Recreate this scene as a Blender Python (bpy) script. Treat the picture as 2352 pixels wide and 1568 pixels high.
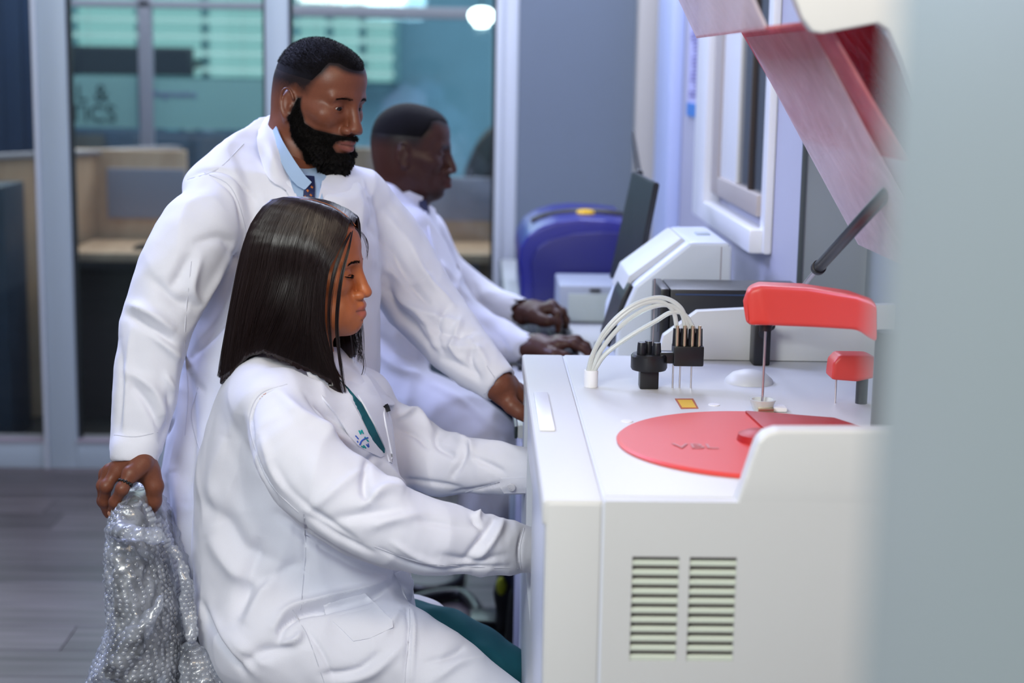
import bpy, bmesh, math, random
import numpy as np
import openvdb
from mathutils import Vector, Matrix
from mathutils.bvhtree import BVHTree
for _o in list(bpy.data.objects): bpy.data.objects.remove(_o)
S = bpy.context.scene
COL = S.collection
R_ = math.radians
rng = np.random.default_rng(7); random.seed(7)

# ------------------------------------------------------------------ camera
F = 3700.0; CAMZ = 1.55
YAW, PITCH, ROLL = R_(1.24), R_(9.68), R_(0.95)
def _axes():
    f = np.array([math.sin(YAW)*math.cos(PITCH), math.cos(YAW)*math.cos(PITCH), -math.sin(PITCH)])
    r = np.array([math.cos(YAW), -math.sin(YAW), 0.0]); u = np.cross(r, f)
    return (r*math.cos(ROLL)+u*math.sin(ROLL), -r*math.sin(ROLL)+u*math.cos(ROLL), f)
AR, AU, AF = _axes()
CO = np.array([0, 0, CAMZ])
cam = bpy.data.objects.new('camera', bpy.data.cameras.new('camera')); COL.objects.link(cam)
cam.matrix_world = Matrix(((AR[0], AU[0], -AF[0], 0), (AR[1], AU[1], -AF[1], 0), (AR[2], AU[2], -AF[2], CAMZ), (0, 0, 0, 1)))
cam.data.sensor_width = 36; cam.data.lens = F/2352*36
cam.data.clip_start = 0.05
cam.data.dof.use_dof = True; cam.data.dof.focus_distance = 2.80; cam.data.dof.aperture_fstop = 2.5
S.camera = cam
def ray(px, py):
    return AF + AR*((px-1176)/F) - AU*((py-784)/F)
def W(px, py, Y):                       # pixel -> world point on the plane y = Y
    d = ray(px, py); return CO + d*(Y/d[1])
def WX(px, py, X):
    d = ray(px, py); return CO + d*(X/d[0])
def WZ(px, py, z):
    d = ray(px, py); return CO + d*((z-CAMZ)/d[2])
def proj(P):
    P = np.asarray(P, float)-CO; zc = P@AF
    return np.stack([1176+F*(P@AR)/zc, 784-F*(P@AU)/zc], -1)

# ------------------------------------------------------------------ world, lights, exposure
S.view_settings.view_transform = 'Standard'; S.view_settings.look = 'None'
S.view_settings.gamma = 1; S.view_settings.use_curve_mapping = False
S.view_settings.exposure = -0.08
wd = bpy.data.worlds.new('world'); S.world = wd; wd.use_nodes = True
wd.node_tree.nodes['Background'].inputs[0].default_value = (0.50, 0.56, 0.72, 1)
wd.node_tree.nodes['Background'].inputs[1].default_value = 0.36
def area(name, loc, target, sx, sy, power, color):
    l = bpy.data.lights.new(name, 'AREA'); l.shape = 'RECTANGLE'; l.size = sx; l.size_y = sy
    l.energy = power; l.color = color
    o = bpy.data.objects.new(name, l); COL.objects.link(o); o.location = loc
    d = Vector(target)-Vector(loc); o.rotation_euler = d.to_track_quat('-Z', 'Y').to_euler()
    return o
area('ceiling_light_key', (-1.5, 3.9, 2.70), (-0.3, 2.85, 0.9), 0.9, 0.7, 68, (0.50, 0.57, 1.0))
area('fill_light_front', (-0.9, 0.3, 2.25), (0.0, 2.7, 0.9), 0.8, 0.6, 50, (0.93, 0.97, 0.93))  # unseen fill lamp added to brighten upright surfaces facing the camera
area('fill_light_warm', (0.30, 0.9, 2.5), (-0.15, 2.7, 0.95), 0.7, 0.5, 15, (1.0, 0.80, 0.56))  # unseen warm fill lamp, added to warm the faces and coats
area('ceiling_light_right', (0.40, 4.7, 2.75), (0.35, 4.2, 0.8), 0.4, 2.2, 34, (0.72, 0.78, 1.0))
area('ceiling_light_back', (-0.8, 5.4, 2.75), (-0.8, 5.0, 0), 1.8, 0.5, 26, (0.78, 0.86, 1.0))
area('office_light', (-1.4, 8.6, 2.75), (-1.4, 8.4, 0), 4.0, 3.0, 300, (1.0, 0.94, 0.86))

# ------------------------------------------------------------------ materials
M = {}
def mat(name, col, rough=0.5, metal=0.0, var=0.0, vscale=20.0, bump=0.0, bscale=200.0, **kw):
    m = bpy.data.materials.new(name); m.use_nodes = True; nt = m.node_tree; b = nt.nodes['Principled BSDF']
    b.inputs['Base Color'].default_value = (*col, 1); b.inputs['Roughness'].default_value = rough
    b.inputs['Metallic'].default_value = metal
    for k, v in kw.items(): b.inputs[k.replace('_', ' ')].default_value = v
    tc = nt.nodes.new('ShaderNodeTexCoord')
    if var > 0:
        n = nt.nodes.new('ShaderNodeTexNoise'); n.inputs['Scale'].default_value = vscale; n.inputs['Detail'].default_value = 4
        nt.links.new(tc.outputs['Object'], n.inputs['Vector'])
        mx = nt.nodes.new('ShaderNodeMix'); mx.data_type = 'RGBA'
        nt.links.new(n.outputs['Fac'], mx.inputs[0])
        mx.inputs[6].default_value = (*[c*(1-var) for c in col], 1); mx.inputs[7].default_value = (*[min(1, c*(1+var)) for c in col], 1)
        nt.links.new(mx.outputs[2], b.inputs['Base Color'])
    if bump > 0:
        n = nt.nodes.new('ShaderNodeTexNoise'); n.inputs['Scale'].default_value = bscale; n.inputs['Detail'].default_value = 3
        nt.links.new(tc.outputs['Object'], n.inputs['Vector'])
        bp = nt.nodes.new('ShaderNodeBump'); bp.inputs['Strength'].default_value = bump; bp.inputs['Distance'].default_value = 0.001
        nt.links.new(n.outputs['Fac'], bp.inputs['Height']); nt.links.new(bp.outputs[0], b.inputs['Normal'])
    M[name] = m; return m
def vcol_mat(name, rough=0.5, bump=0.0, bscale=400, var=0.12, **kw):     # colour from the attribute 'tint'
    m = bpy.data.materials.new(name); m.use_nodes = True; nt = m.node_tree; b = nt.nodes['Principled BSDF']
    a = nt.nodes.new('ShaderNodeAttribute'); a.attribute_name = 'tint'
    tc = nt.nodes.new('ShaderNodeTexCoord')
    n = nt.nodes.new('ShaderNodeTexNoise'); n.inputs['Scale'].default_value = 60; n.inputs['Detail'].default_value = 5
    nt.links.new(tc.outputs['Object'], n.inputs['Vector'])
    mr = nt.nodes.new('ShaderNodeMapRange'); mr.inputs[3].default_value = 1-var; mr.inputs[4].default_value = 1+var
    nt.links.new(n.outputs['Fac'], mr.inputs[0])
    mx = nt.nodes.new('ShaderNodeVectorMath'); mx.operation = 'SCALE'
    nt.links.new(a.outputs['Color'], mx.inputs[0]); nt.links.new(mr.outputs[0], mx.inputs['Scale'])
    nt.links.new(mx.outputs[0], b.inputs['Base Color'])
    b.inputs['Roughness'].default_value = rough
    for k, v in kw.items(): b.inputs[k.replace('_', ' ')].default_value = v
    if bump:
        n2 = nt.nodes.new('ShaderNodeTexNoise'); n2.inputs['Scale'].default_value = bscale; n2.inputs['Detail'].default_value = 3
        nt.links.new(tc.outputs['Object'], n2.inputs['Vector'])
        bp = nt.nodes.new('ShaderNodeBump'); bp.inputs['Strength'].default_value = bump; bp.inputs['Distance'].default_value = 0.0006
        nt.links.new(n2.outputs['Fac'], bp.inputs['Height']); nt.links.new(bp.outputs[0], b.inputs['Normal'])
    M[name] = m; return m

# ------------------------------------------------------------------ scene-graph helpers
def tag(o, label=None, cat=None, group=None, kind=None):
    if label: o['label'] = label
    if cat: o['category'] = cat
    if group: o['group'] = group
    if kind: o['kind'] = kind
    return o
def thing(name, loc, label, cat, group=None):
    o = bpy.data.objects.new(name, None); COL.objects.link(o); o.location = loc; o.empty_display_size = 0.05
    return tag(o, label, cat, group)
def sub(name, loc, par, label=None):           # an Empty that gathers one part's own pieces
    o = bpy.data.objects.new(name, None); COL.objects.link(o); o.empty_display_size = 0.03; o.parent = par
    o.location = Vector(loc)-_origin(par)
    if label: o['label'] = label
    return o
def _origin(o):
    p = Vector((0, 0, 0))
    while o is not None: p += o.location; o = o.parent
    return p
def link(name, me, material=None, parent=None, label=None, kind=None):
    o = bpy.data.objects.new(name, me); COL.objects.link(o)
    if material is not None: me.materials.append(M[material] if isinstance(material, str) else material)
    if parent is not None:
        o.parent = parent; w = _origin(parent); o.location = (0, 0, 0)
        me.transform(Matrix.Translation(-w)) if hasattr(me, 'transform') else None
    if label: o['label'] = label
    if kind: o['kind'] = kind
    return o
def mesh_np(name, V, Fc, smooth=True, uv=None):
    me = bpy.data.meshes.new(name); V = np.asarray(V, np.float32)
    if isinstance(Fc, np.ndarray):
        n = Fc.shape[1]; me.vertices.add(len(V)); me.vertices.foreach_set('co', V.ravel())
        me.loops.add(Fc.size); me.loops.foreach_set('vertex_index', Fc.astype(np.int32).ravel())
        me.polygons.add(len(Fc)); me.polygons.foreach_set('loop_start', np.arange(0, Fc.size, n, dtype=np.int32))
        me.update(calc_edges=True)
    else:
        me.from_pydata(V.tolist(), [], Fc)
    me.validate()
    if smooth: me.polygons.foreach_set('use_smooth', [True]*len(me.polygons))
    return me
def tint(me, C):
    a = me.color_attributes.new('tint', 'FLOAT_COLOR', 'POINT')
    a.data.foreach_set('color', np.concatenate([C, np.ones((len(C), 1))], 1).astype(np.float32).ravel())
class MB:                                    # collects shapes into one mesh
    def __init__(s): s.bm = bmesh.new()
    def _fin(s, vs, bevel, seg=2):
        if bevel:
            es = list({e for v in vs for e in v.link_edges})
            bmesh.ops.bevel(s.bm, geom=es, offset=bevel, segments=seg, profile=0.6, affect='EDGES')
    def box(s, x0, x1, y0, y1, z0, z1, bevel=0.0, seg=2, rot=None, at=None):
        r = bmesh.ops.create_cube(s.bm, size=1)['verts']
        bmesh.ops.scale(s.bm, vec=(x1-x0, y1-y0, z1-z0), verts=r)
        bmesh.ops.translate(s.bm, vec=((x0+x1)/2, (y0+y1)/2, (z0+z1)/2), verts=r)
        if rot is not None: bmesh.ops.rotate(s.bm, cent=at or (0, 0, 0), matrix=rot, verts=r)
        s._fin(r, bevel, seg); return s
    def prism(s, pts, axis, a, b, bevel=0.0, seg=2):   # polygon pts in the two other axes, extruded a..b
        def mk(p, t):
            return {'x': (t, p[0], p[1]), 'y': (p[0], t, p[1]), 'z': (p[0], p[1], t)}[axis]
        v0 = [s.bm.verts.new(mk(p, a)) for p in pts]; v1 = [s.bm.verts.new(mk(p, b)) for p in pts]; n = len(pts)
        fs = [s.bm.faces.new(v0), s.bm.faces.new(v1[::-1])]
        for i in range(n): fs.append(s.bm.faces.new((v0[i], v1[i], v1[(i+1) % n], v0[(i+1) % n])))
        bmesh.ops.recalc_face_normals(s.bm, faces=fs)
        s._fin(v0+v1, bevel, seg); return s
    def cyl(s, p0, p1, r0, r1=None, seg=20, bevel=0.0):
        p0, p1 = Vector(p0), Vector(p1); r1 = r0 if r1 is None else r1; d = p1-p0
        m = Matrix.Translation((p0+p1)/2) @ d.to_track_quat('Z', 'Y').to_matrix().to_4x4()
        r = bmesh.ops.create_cone(s.bm, cap_ends=True, segments=seg, radius1=r0, radius2=r1, depth=d.length, matrix=m)['verts']
        if bevel:
            es = [e for e in {e for v in r for e in v.link_edges} if len(e.link_faces) == 2 and any(len(f.verts) > 4 for f in e.link_faces)]
            bmesh.ops.bevel(s.bm, geom=es, offset=bevel, segments=2, profile=0.6, affect='EDGES')
        return s
    def ball(s, c, r, seg=16, scale=(1, 1, 1)):
        m = Matrix.Translation(c) @ Matrix.Diagonal((*scale, 1))
        bmesh.ops.create_uvsphere(s.bm, u_segments=seg, v_segments=max(6, seg*2//3), radius=r, matrix=m); return s
    def lathe(s, c, prof, seg=32):            # prof: (r, z) pairs
        rows = []
        for r, z in prof:
            rows.append([s.bm.verts.new((c[0]+r*math.cos(2*math.pi*i/seg), c[1]+r*math.sin(2*math.pi*i/seg), c[2]+z)) for i in range(seg)])
        fs = []
        for a, b in zip(rows, rows[1:]):
            for i in range(seg): fs.append(s.bm.faces.new((a[i], a[(i+1) % seg], b[(i+1) % seg], b[i])))
        fs.append(s.bm.faces.new(rows[-1])); fs.append(s.bm.faces.new(rows[0][::-1]))
        bmesh.ops.recalc_face_normals(s.bm, faces=fs); return s
    def tube(s, pts, r, seg=10, sub=6):
        P = curve(pts, sub) if sub > 1 else np.array(pts, float)
        V, Fc = sweep(P, np.full(len(P), r) if np.isscalar(r) else np.interp(np.linspace(0, 1, len(P)), np.linspace(0, 1, len(r)), r), seg)
        vs = [s.bm.verts.new(v) for v in V]
        for f in Fc: s.bm.faces.new([vs[i] for i in f])
        return s
    def poly(s, V, Fc):
        vs = [s.bm.verts.new(v) for v in V]
        for f in Fc: s.bm.faces.new([vs[i] for i in f])
        return s
    def build(s, name, material, parent=None, smooth=True, label=None, kind=None, angle=35):
        me = bpy.data.meshes.new(name); s.bm.normal_update(); s.bm.to_mesh(me); s.bm.free()
        if smooth:
            me.polygons.foreach_set('use_smooth', [True]*len(me.polygons))
            me.set_sharp_from_angle(angle=R_(angle))
        return link(name, me, material, parent, label, kind)
def curve(pts, sub=6):                        # Catmull-Rom through pts
    P = np.array(pts, float); P = np.vstack([2*P[0]-P[1], P, 2*P[-1]-P[-2]]); out = []
    for i in range(1, len(P)-2):
        for t in np.arange(sub)/sub:
            out.append(0.5*((2*P[i])+(-P[i-1]+P[i+1])*t+(2*P[i-1]-5*P[i]+4*P[i+1]-P[i+2])*t*t+(-P[i-1]+3*P[i]-3*P[i+1]+P[i+2])*t**3))
    out.append(P[-2]); return np.array(out)
def sweep(P, rad, seg):
    T = np.gradient(P, axis=0); T /= np.linalg.norm(T, axis=1)[:, None]+1e-12
    n = np.cross(T[0], [0.13, 0.3, 0.95]); n /= np.linalg.norm(n); V = []
    for p, t, r in zip(P, T, rad):
        n = n-t*(n@t); n /= np.linalg.norm(n); b = np.cross(t, n)
        for k in range(seg):
            a = 2*math.pi*k/seg; V.append(p+r*(n*math.cos(a)+b*math.sin(a)))
    Fc = [(i*seg+k, i*seg+(k+1) % seg, (i+1)*seg+(k+1) % seg, (i+1)*seg+k) for i in range(len(P)-1) for k in range(seg)]
    Fc.append(tuple(range(seg-1, -1, -1))); Fc.append(tuple((len(P)-1)*seg+k for k in range(seg)))
    return V, Fc
def text(name, body, size, mtx, material, parent=None, depth=0.001):
    c = bpy.data.curves.new(name, 'FONT'); c.body = body; c.size = size; c.extrude = depth; c.align_x = 'CENTER'; c.align_y = 'CENTER'
    o = bpy.data.objects.new(name, c); COL.objects.link(o); dg = bpy.context.evaluated_depsgraph_get()
    me = bpy.data.meshes.new_from_object(o.evaluated_get(dg)); bpy.data.objects.remove(o)
    me.transform(mtx); return link(name, me, material, parent)

# ------------------------------------------------------------------ implicit sculpting
def nrm(v): v = np.asarray(v, float); return v/(np.linalg.norm(v)+1e-12)
class Sculpt:
    def __init__(s): s.ops = []
    def add(s, f, lo, hi, k=0.01, mode='u'): s.ops.append((f, np.asarray(lo, float), np.asarray(hi, float), k, mode))
    def ell(s, c, r, k=0.01, A=None, mode='u'):
        c = np.array(c, float); r = np.array(r, float); A = np.eye(3) if A is None else np.asarray(A)
        def f(P):
            q = (P-c)@A; k0 = np.linalg.norm(q/r, axis=1); k1 = np.linalg.norm(q/(r*r), axis=1)+1e-9
            return k0*(k0-1)/k1
        m = np.abs(A)@r; s.add(f, c-m, c+m, k, mode)
    def cone(s, a, b, ra, rb, k=0.01, mode='u', flat=None):   # flat=(axis, factor)
        a = np.array(a, float); b = np.array(b, float); ba = b-a; L2 = ba@ba+1e-12
        def f(P):
            q = P-a
            if flat is not None:
                n = flat[0]; t0 = np.clip(q@ba/L2, 0, 1); dv = q-t0[:, None]*ba; h = dv@n
                dv = dv+np.outer(h*(1/flat[1]-1), n); d = np.linalg.norm(dv, axis=1)-(ra+(rb-ra)*t0)
                return d*min(1, flat[1])
            t = np.clip(q@ba/L2, 0, 1)
            return np.linalg.norm(q-t[:, None]*ba, axis=1)-(ra+(rb-ra)*t)
        m = max(ra, rb)*(max(1, flat[1]) if flat else 1)
        s.add(f, np.minimum(a, b)-m, np.maximum(a, b)+m, k, mode)
    def chain(s, pts, rad, k=0.01, sub=4, mode='u', flat=None, kin=0.006):
        P = curve(np.column_stack([pts, rad]), sub)
        lo = P[:, :3].min(0)-P[:, 3].max()*1.3; hi = P[:, :3].max(0)+P[:, 3].max()*1.3
        A, B = P[:-1], P[1:]
        def f(Q):
            out = np.full(len(Q), 9.0)
            for a, b in zip(A, B):
                ba = b[:3]-a[:3]; L2 = ba@ba+1e-12; q = Q-a[:3]; t = np.clip(q@ba/L2, 0, 1)
                dv = q-t[:, None]*ba
                if flat is not None: dv = dv+np.outer((dv@flat[0])*(1/flat[1]-1), flat[0])
                d = np.linalg.norm(dv, axis=1)-(a[3]+(b[3]-a[3])*t); out = np.minimum(out, d)
            return out
        s.add(f, lo, hi, k, mode)
    def stack(s, rows, k=0.02, mode='u', e=2.3, cap=0.012):    # rows: (z, cx, cy, rx, ry), any z order
        A = np.array(sorted(rows, key=lambda q: q[0]), float)
        zz = np.linspace(A[0, 0], A[-1, 0], 80)
        # smooth the piecewise-linear interpolation a little
        cols = []
        for j in range(1, A.shape[1]):
            c = np.interp(zz, A[:, 0], A[:, j]); ke = np.ones(5)/5; c = np.convolve(np.pad(c, 2, 'edge'), ke, 'valid'); cols.append(c)
        z0, z1 = A[0, 0], A[-1, 0]
        def f(P):
            z = P[:, 2]; cx, cy, rx, ry = [np.interp(z, zz, c) for c in cols[:4]]
            th = np.interp(z, zz, cols[4]) if len(cols) > 4 else 0
            dx, dy = P[:, 0]-cx, P[:, 1]-cy
            if len(cols) > 4: dx, dy = dx*np.cos(th)+dy*np.sin(th), -dx*np.sin(th)+dy*np.cos(th)
            q = (np.abs(dx/rx)**e+np.abs(dy/ry)**e)**(1/e)
            d = (q-1)*np.minimum(rx, ry); dz = np.maximum(z0-z, z-z1)
            return np.maximum(d, dz+0.0)+0.0
        mr = max(A[:, 3].max(), A[:, 4].max())
        lo = (A[:, 1].min()-mr, A[:, 2].min()-mr, z0); hi = (A[:, 1].max()+mr, A[:, 2].max()+mr, z1)
        s.add(f, lo, hi, k, mode)
    def half(s, p, n, lo, hi, k=.004):          # cut away what lies on the n side of the plane, within a box
        p = np.array(p, float); n = nrm(n); s.add(lambda P: -((P-p)@n), lo, hi, k, 's')
    def ev(s, P, marg=0.045):
        d = np.full(len(P), 1.0)
        for f, lo, hi, k, mode in s.ops:
            m = marg+k if mode == 'u' else k+0.004
            ix = np.nonzero(np.all((P > lo-m) & (P < hi+m), axis=1))[0]
            if len(ix) == 0: continue
            a = d[ix]; b = f(P[ix])
            if mode == 'u':
                h = np.maximum(k-np.abs(a-b), 0)/k; d[ix] = np.minimum(a, b)-h*h*k*0.25
            elif mode == 's':
                b = -b; h = np.maximum(k-np.abs(a-b), 0)/k; d[ix] = np.maximum(a, b)+h*h*k*0.25
        return d
    def mesh(s, h, adapt=0.0, it=1):
        us = [o for o in s.ops if o[4] == 'u']
        lo = np.min([o[1] for o in us], 0)-0.02; hi = np.max([o[2] for o in us], 0)+0.02
        B = 8; bs = B*h; n = np.ceil((hi-lo)/bs).astype(int)
        g = np.stack(np.meshgrid(*[np.arange(k) for k in n], indexing='ij'), -1).reshape(-1, 3)
        dc = np.concatenate([s.ev(lo+(q+0.5)*bs) for q in np.array_split(g, max(1, len(g)//200000+1))])
        rad = bs*0.87+0.012
        act = g[np.abs(dc) < rad]; ins = g[dc <= -rad]
        off = np.stack(np.meshgrid(*[np.arange(B)]*3, indexing='ij'), -1).reshape(-1, 3)
        grid = openvdb.FloatGrid(1.0)
        for ch in np.array_split(act, max(1, len(act)//800+1)):
            P = (lo+((ch[:, None, :]*B+off[None])*h)).reshape(-1, 3); d = s.ev(P).reshape(len(ch), B, B, B)
            d = np.clip(d/h, -6, 6).astype(np.float32)
            for q, a in zip(ch, d): grid.copyFromArray(a, ijk=(int(q[0]*B), int(q[1]*B), int(q[2]*B)))
        for q in ins: 
            a = [int(v*B) for v in q]; grid.fill(tuple(a), tuple(v+B-1 for v in a), -6.0)
        if adapt > 0:
            P, T, Q = grid.convertToPolygons(isovalue=0.0, adaptivity=adapt)
            fc = [tuple(t[::-1]) for t in T.tolist()]+[tuple(q[::-1]) for q in Q.tolist()]
            return P*h+lo, fc
        P, Q = grid.convertToQuads(isovalue=0.0)
        return np.asarray(P, float)*h+lo, np.asarray(Q).astype(np.int32)
def main_island(V, Q):                          # drop stray crumbs
    n = len(V); lab = np.arange(n)
    for _ in range(400):
        m = lab[Q].min(1); new = lab.copy(); np.minimum.at(new, Q.ravel(), np.repeat(m, Q.shape[1])); new = new[new]
        if (new == lab).all(): break
        lab = new
    u, c = np.unique(lab[Q[:, 0]], return_counts=True); keep = np.isin(lab[Q[:, 0]], u[c > 0.02*len(Q)])
    Q = Q[keep]; used = np.unique(Q); mp = np.zeros(n, np.int64); mp[used] = np.arange(len(used)); return V[used], mp[Q]
def smooth_v(V, Q, it=2, lam=0.5):
    E = np.vstack([Q[:, [i, (i+1) % Q.shape[1]]] for i in range(Q.shape[1])]); E = np.vstack([E, E[:, ::-1]])
    deg = np.bincount(E[:, 0], minlength=len(V))[:, None]+1e-9
    for _ in range(it):
        A = np.stack([np.bincount(E[:, 0], weights=V[E[:, 1], j], minlength=len(V)) for j in range(3)], 1)/deg
        V = V+lam*(A-V)
    return V
def normals(V, Q):
    n = np.cross(V[Q[:, 2]]-V[Q[:, 0]], V[Q[:, 3 % Q.shape[1]]]-V[Q[:, 1]]); N = np.zeros_like(V)
    for j in range(Q.shape[1]): 
        for c in range(3): N[:, c] += np.bincount(Q[:, j], weights=n[:, c], minlength=len(V))
    return N/(np.linalg.norm(N, axis=1)[:, None]+1e-12)
_rs = np.random.default_rng(3); _K = _rs.normal(size=(48, 3)); _K /= np.linalg.norm(_K, axis=1)[:, None]; _PH = _rs.uniform(0, 6.28, 48)
def noise(P, scale, seed=0, ridged=False):      # cheap band-limited noise, about -1..1
    out = np.zeros(len(P))
    Q = P*scale; 
    for i in range(8):
        a = _K[(i+seed*5) % 48]; b = _K[(i*3+seed*7+11) % 48]
        out += np.sin(Q@a*6.28*(0.7+0.09*i)+_PH[(i+seed) % 48]+1.3*np.sin(Q@b*6.28*0.6+_PH[(i*2+seed) % 48]))
    out /= 4.0
    return 1-2*np.abs(out).clip(0, 1) if ridged else out
FOLD = 1.7
def strokes(V, N, lst):                         # fold lines: (points px, half-width px, height mm), raised (+) or sunk (-)
    px = proj(V); fw = np.clip(-(N@AF)*2.5+0.25, 0, 1); D = np.zeros(len(V))
    for pts, w, amp in lst:
        P = curve(np.array(pts, float), 5) if len(pts) > 2 else np.array(pts, float)
        lo = P.min(0)-3*w; hi = P.max(0)+3*w; ix = np.nonzero(np.all((px > lo) & (px < hi), axis=1))[0]
        if len(ix) == 0: continue
        q = px[ix]; best = np.full(len(ix), 1e9); tt = np.zeros(len(ix)); n = len(P)-1
        for i in range(n):
            ba = P[i+1]-P[i]; t = np.clip((q-P[i])@ba/(ba@ba+1e-9), 0, 1); d = np.linalg.norm(q-P[i]-t[:, None]*ba, axis=1)
            m = d < best; best[m] = d[m]; tt[m] = (i+t[m])/n
        D[ix] += amp*FOLD*0.001*np.exp(-(best/(w*.85))**1.7)*np.sin(np.clip(tt, 0.02, 0.98)*math.pi)**0.5
    return V+N*(D*fw)[:, None]
def bvh_of(V, Q): return BVHTree.FromPolygons([tuple(v) for v in V], [tuple(int(i) for i in q) for q in Q])
def patch(name, outline, bvh, material, parent, off=0.003, thick=0.002, step=7, fallbackY=None, label=None, puff=0.0, smooth=1):
    """a piece of cloth lying on a surface: the outline (px) is gridded and laid on what lies under it, then given thickness"""
    O = np.array(outline, float); lo = O.min(0); hi = O.max(0)
    def inside(x, y):
        c = False; j = len(O)-1
        for i in range(len(O)):
            if (O[i, 1] > y) != (O[j, 1] > y) and x < (O[j, 0]-O[i, 0])*(y-O[i, 1])/(O[j, 1]-O[i, 1])+O[i, 0]: c = not c
            j = i
        return c
    bm = bmesh.new(); ed = []
    pts = []
    for i in range(len(O)):
        a, b = O[i], O[(i+1) % len(O)]; n = max(1, int(np.linalg.norm(b-a)/step))
        for t in range(n): pts.append(tuple(a+(b-a)*t/n))
    nb = len(pts); es = [(i, (i+1) % nb) for i in range(nb)]
    B = np.array(pts)
    for gx in np.arange(lo[0]+step/2, hi[0], step):
        for gy in np.arange(lo[1]+step/2, hi[1], step):
            if inside(gx, gy) and np.min(np.hypot(B[:, 0]-gx, B[:, 1]-gy)) > step*0.5: pts.append((gx, gy))
    from mathutils.geometry import delaunay_2d_cdt
    vs, _, fs, *_r = delaunay_2d_cdt([Vector(p) for p in pts], es, [], 1, 1e-4)
    P = []; N = []; cov = Vector(CO)
    for v in vs:
        d = Vector(ray(v[0], v[1])).normalized(); h = bvh.ray_cast(cov, d)
        P.append(None if h[0] is None else h[0]); N.append(None if h[0] is None else h[1])
    ok = [i for i, p in enumerate(P) if p is not None]
    if not ok: bm.free(); return None
    for i, p in enumerate(P):
        if p is None:
            j = min(ok, key=lambda a: (vs[a]-vs[i]).length); dist = (P[j]-cov).length
            P[i] = cov+Vector(ray(vs[i][0], vs[i][1])).normalized()*dist; N[i] = N[j]
    # even out depth and normals
    nb2 = [[] for _ in vs]
    for f in fs:
        for a in range(len(f)): nb2[f[a]].append(f[(a+1) % len(f)]); nb2[f[(a+1) % len(f)]].append(f[a])
    D = np.array([(p-cov).length for p in P]); NN = np.array([tuple(n) for n in N])
    for _ in range(smooth):
        D = np.array([(D[i]+sum(D[j] for j in nb2[i]))/(1+len(nb2[i])) for i in range(len(D))])
        NN = np.array([(NN[i]+sum(NN[j] for j in nb2[i])) for i in range(len(D))]); NN /= np.linalg.norm(NN, axis=1)[:, None]
    Dm = D-off
    if puff:
        for i, v in enumerate(vs): Dm[i] -= puff*min(1.0, np.min(np.hypot(B[:, 0]-v[0], B[:, 1]-v[1]))/(3*step))
    top = [cov+Vector(ray(v[0], v[1])).normalized()*Dm[i] for i, v in enumerate(vs)]
    V = top+[p-Vector(NN[i])*(thick+off) for i, p in enumerate(top)]; n = len(vs); Fc = []
    for f in fs:
        f = list(f); a, b, c = [Vector(top[i]) for i in f[:3]]
        if (b-a).cross(c-a).dot(a-cov) > 0: f = f[::-1]
        Fc.append(tuple(f)); Fc.append(tuple(i+n for i in f[::-1]))
    cnt = {}
    for f in Fc[::2]:
        for a in range(len(f)):
            e = (f[a], f[(a+1) % len(f)]); cnt[e] = 1
    for (a, b) in list(cnt):
        if (b, a) not in cnt: Fc.append((b, a, a+n, b+n))
    me = bpy.data.meshes.new(name); me.from_pydata([tuple(v) for v in V], [], Fc); me.validate()
    me.polygons.foreach_set('use_smooth', [True]*len(me.polygons)); me.set_sharp_from_angle(angle=R_(60))
    return link(name, me, material, parent, label)
# ------------------------------------------------------------------ the room
mat('alu_frame', (.40, .47, .53), .38, bump=.1)
mat('alu_frame_light', (.56, .60, .66), .35)
mat('gasket', (.01, .012, .016), .6)
mat('wall_blue_grey', (.150, .185, .235), .7, var=.05, vscale=2, bump=.15, bscale=300)
mat('wall_lavender', (.46, .46, .56), .6, var=.03, vscale=3, bump=.1)
mat('wall_grey', (.25, .29, .35), .6, var=.05, vscale=3)
mat('wall_teal_haze', (.17, .30, .40), .7, var=.25, vscale=1.2)  # teal stands in for the bluish reflected haze in the right pane
mat('ceiling_white', (.70, .72, .76), .8)
mat('beige_trim', (.48, .46, .43), .5)
mat('lit_band_blue', (.52, .60, .88), .4)  # light on the wall put into a pale blue colour
mat('window_white', (.86, .87, .90), .3)
mat('sash_grey', (.45, .40, .38), .5)
mat('dark_glass', (.018, .020, .026), .15)
mat('frosted', (.23, .42, .45), .6, var=.04, vscale=4)
mat('letter_dark', (.03, .07, .08), .6)
mat('slat', (.38, .46, .42), .5)
mat('black_panel', (.012, .015, .020), .4)
mat('brown_panel', (.045, .032, .030), .6)
mat('navy_panel', (.020, .035, .070), .5, var=.3, vscale=9)
mat('blue_panel', (.030, .060, .150), .6, var=.25, vscale=5)
mat('lilac_panel', (.34, .32, .42), .7)
mat('carpet_dark', (.045, .036, .034), .9, var=.2)
mat('trim_dark', (.06, .075, .09), .5)
mat('mauve', (.33, .29, .34), .5)
def glassmat(name, tint_, rough, alpha):
    m = bpy.data.materials.new(name); m.use_nodes = True; nt = m.node_tree; nt.nodes.clear()
    o = nt.nodes.new('ShaderNodeOutputMaterial'); mx = nt.nodes.new('ShaderNodeMixShader'); t = nt.nodes.new('ShaderNodeBsdfTransparent'); g = nt.nodes.new('ShaderNodeBsdfGlossy'); f = nt.nodes.new('ShaderNodeFresnel')
    t.inputs[0].default_value = (*tint_, 1); g.inputs['Roughness'].default_value = rough; f.inputs[0].default_value = 1.5
    nt.links.new(f.outputs[0], mx.inputs[0]); nt.links.new(t.outputs[0], mx.inputs[1]); nt.links.new(g.outputs[0], mx.inputs[2]); nt.links.new(mx.outputs[0], o.inputs[0]); M[name] = m
glassmat('glass', (.80, .90, .94), .02, 0)
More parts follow.
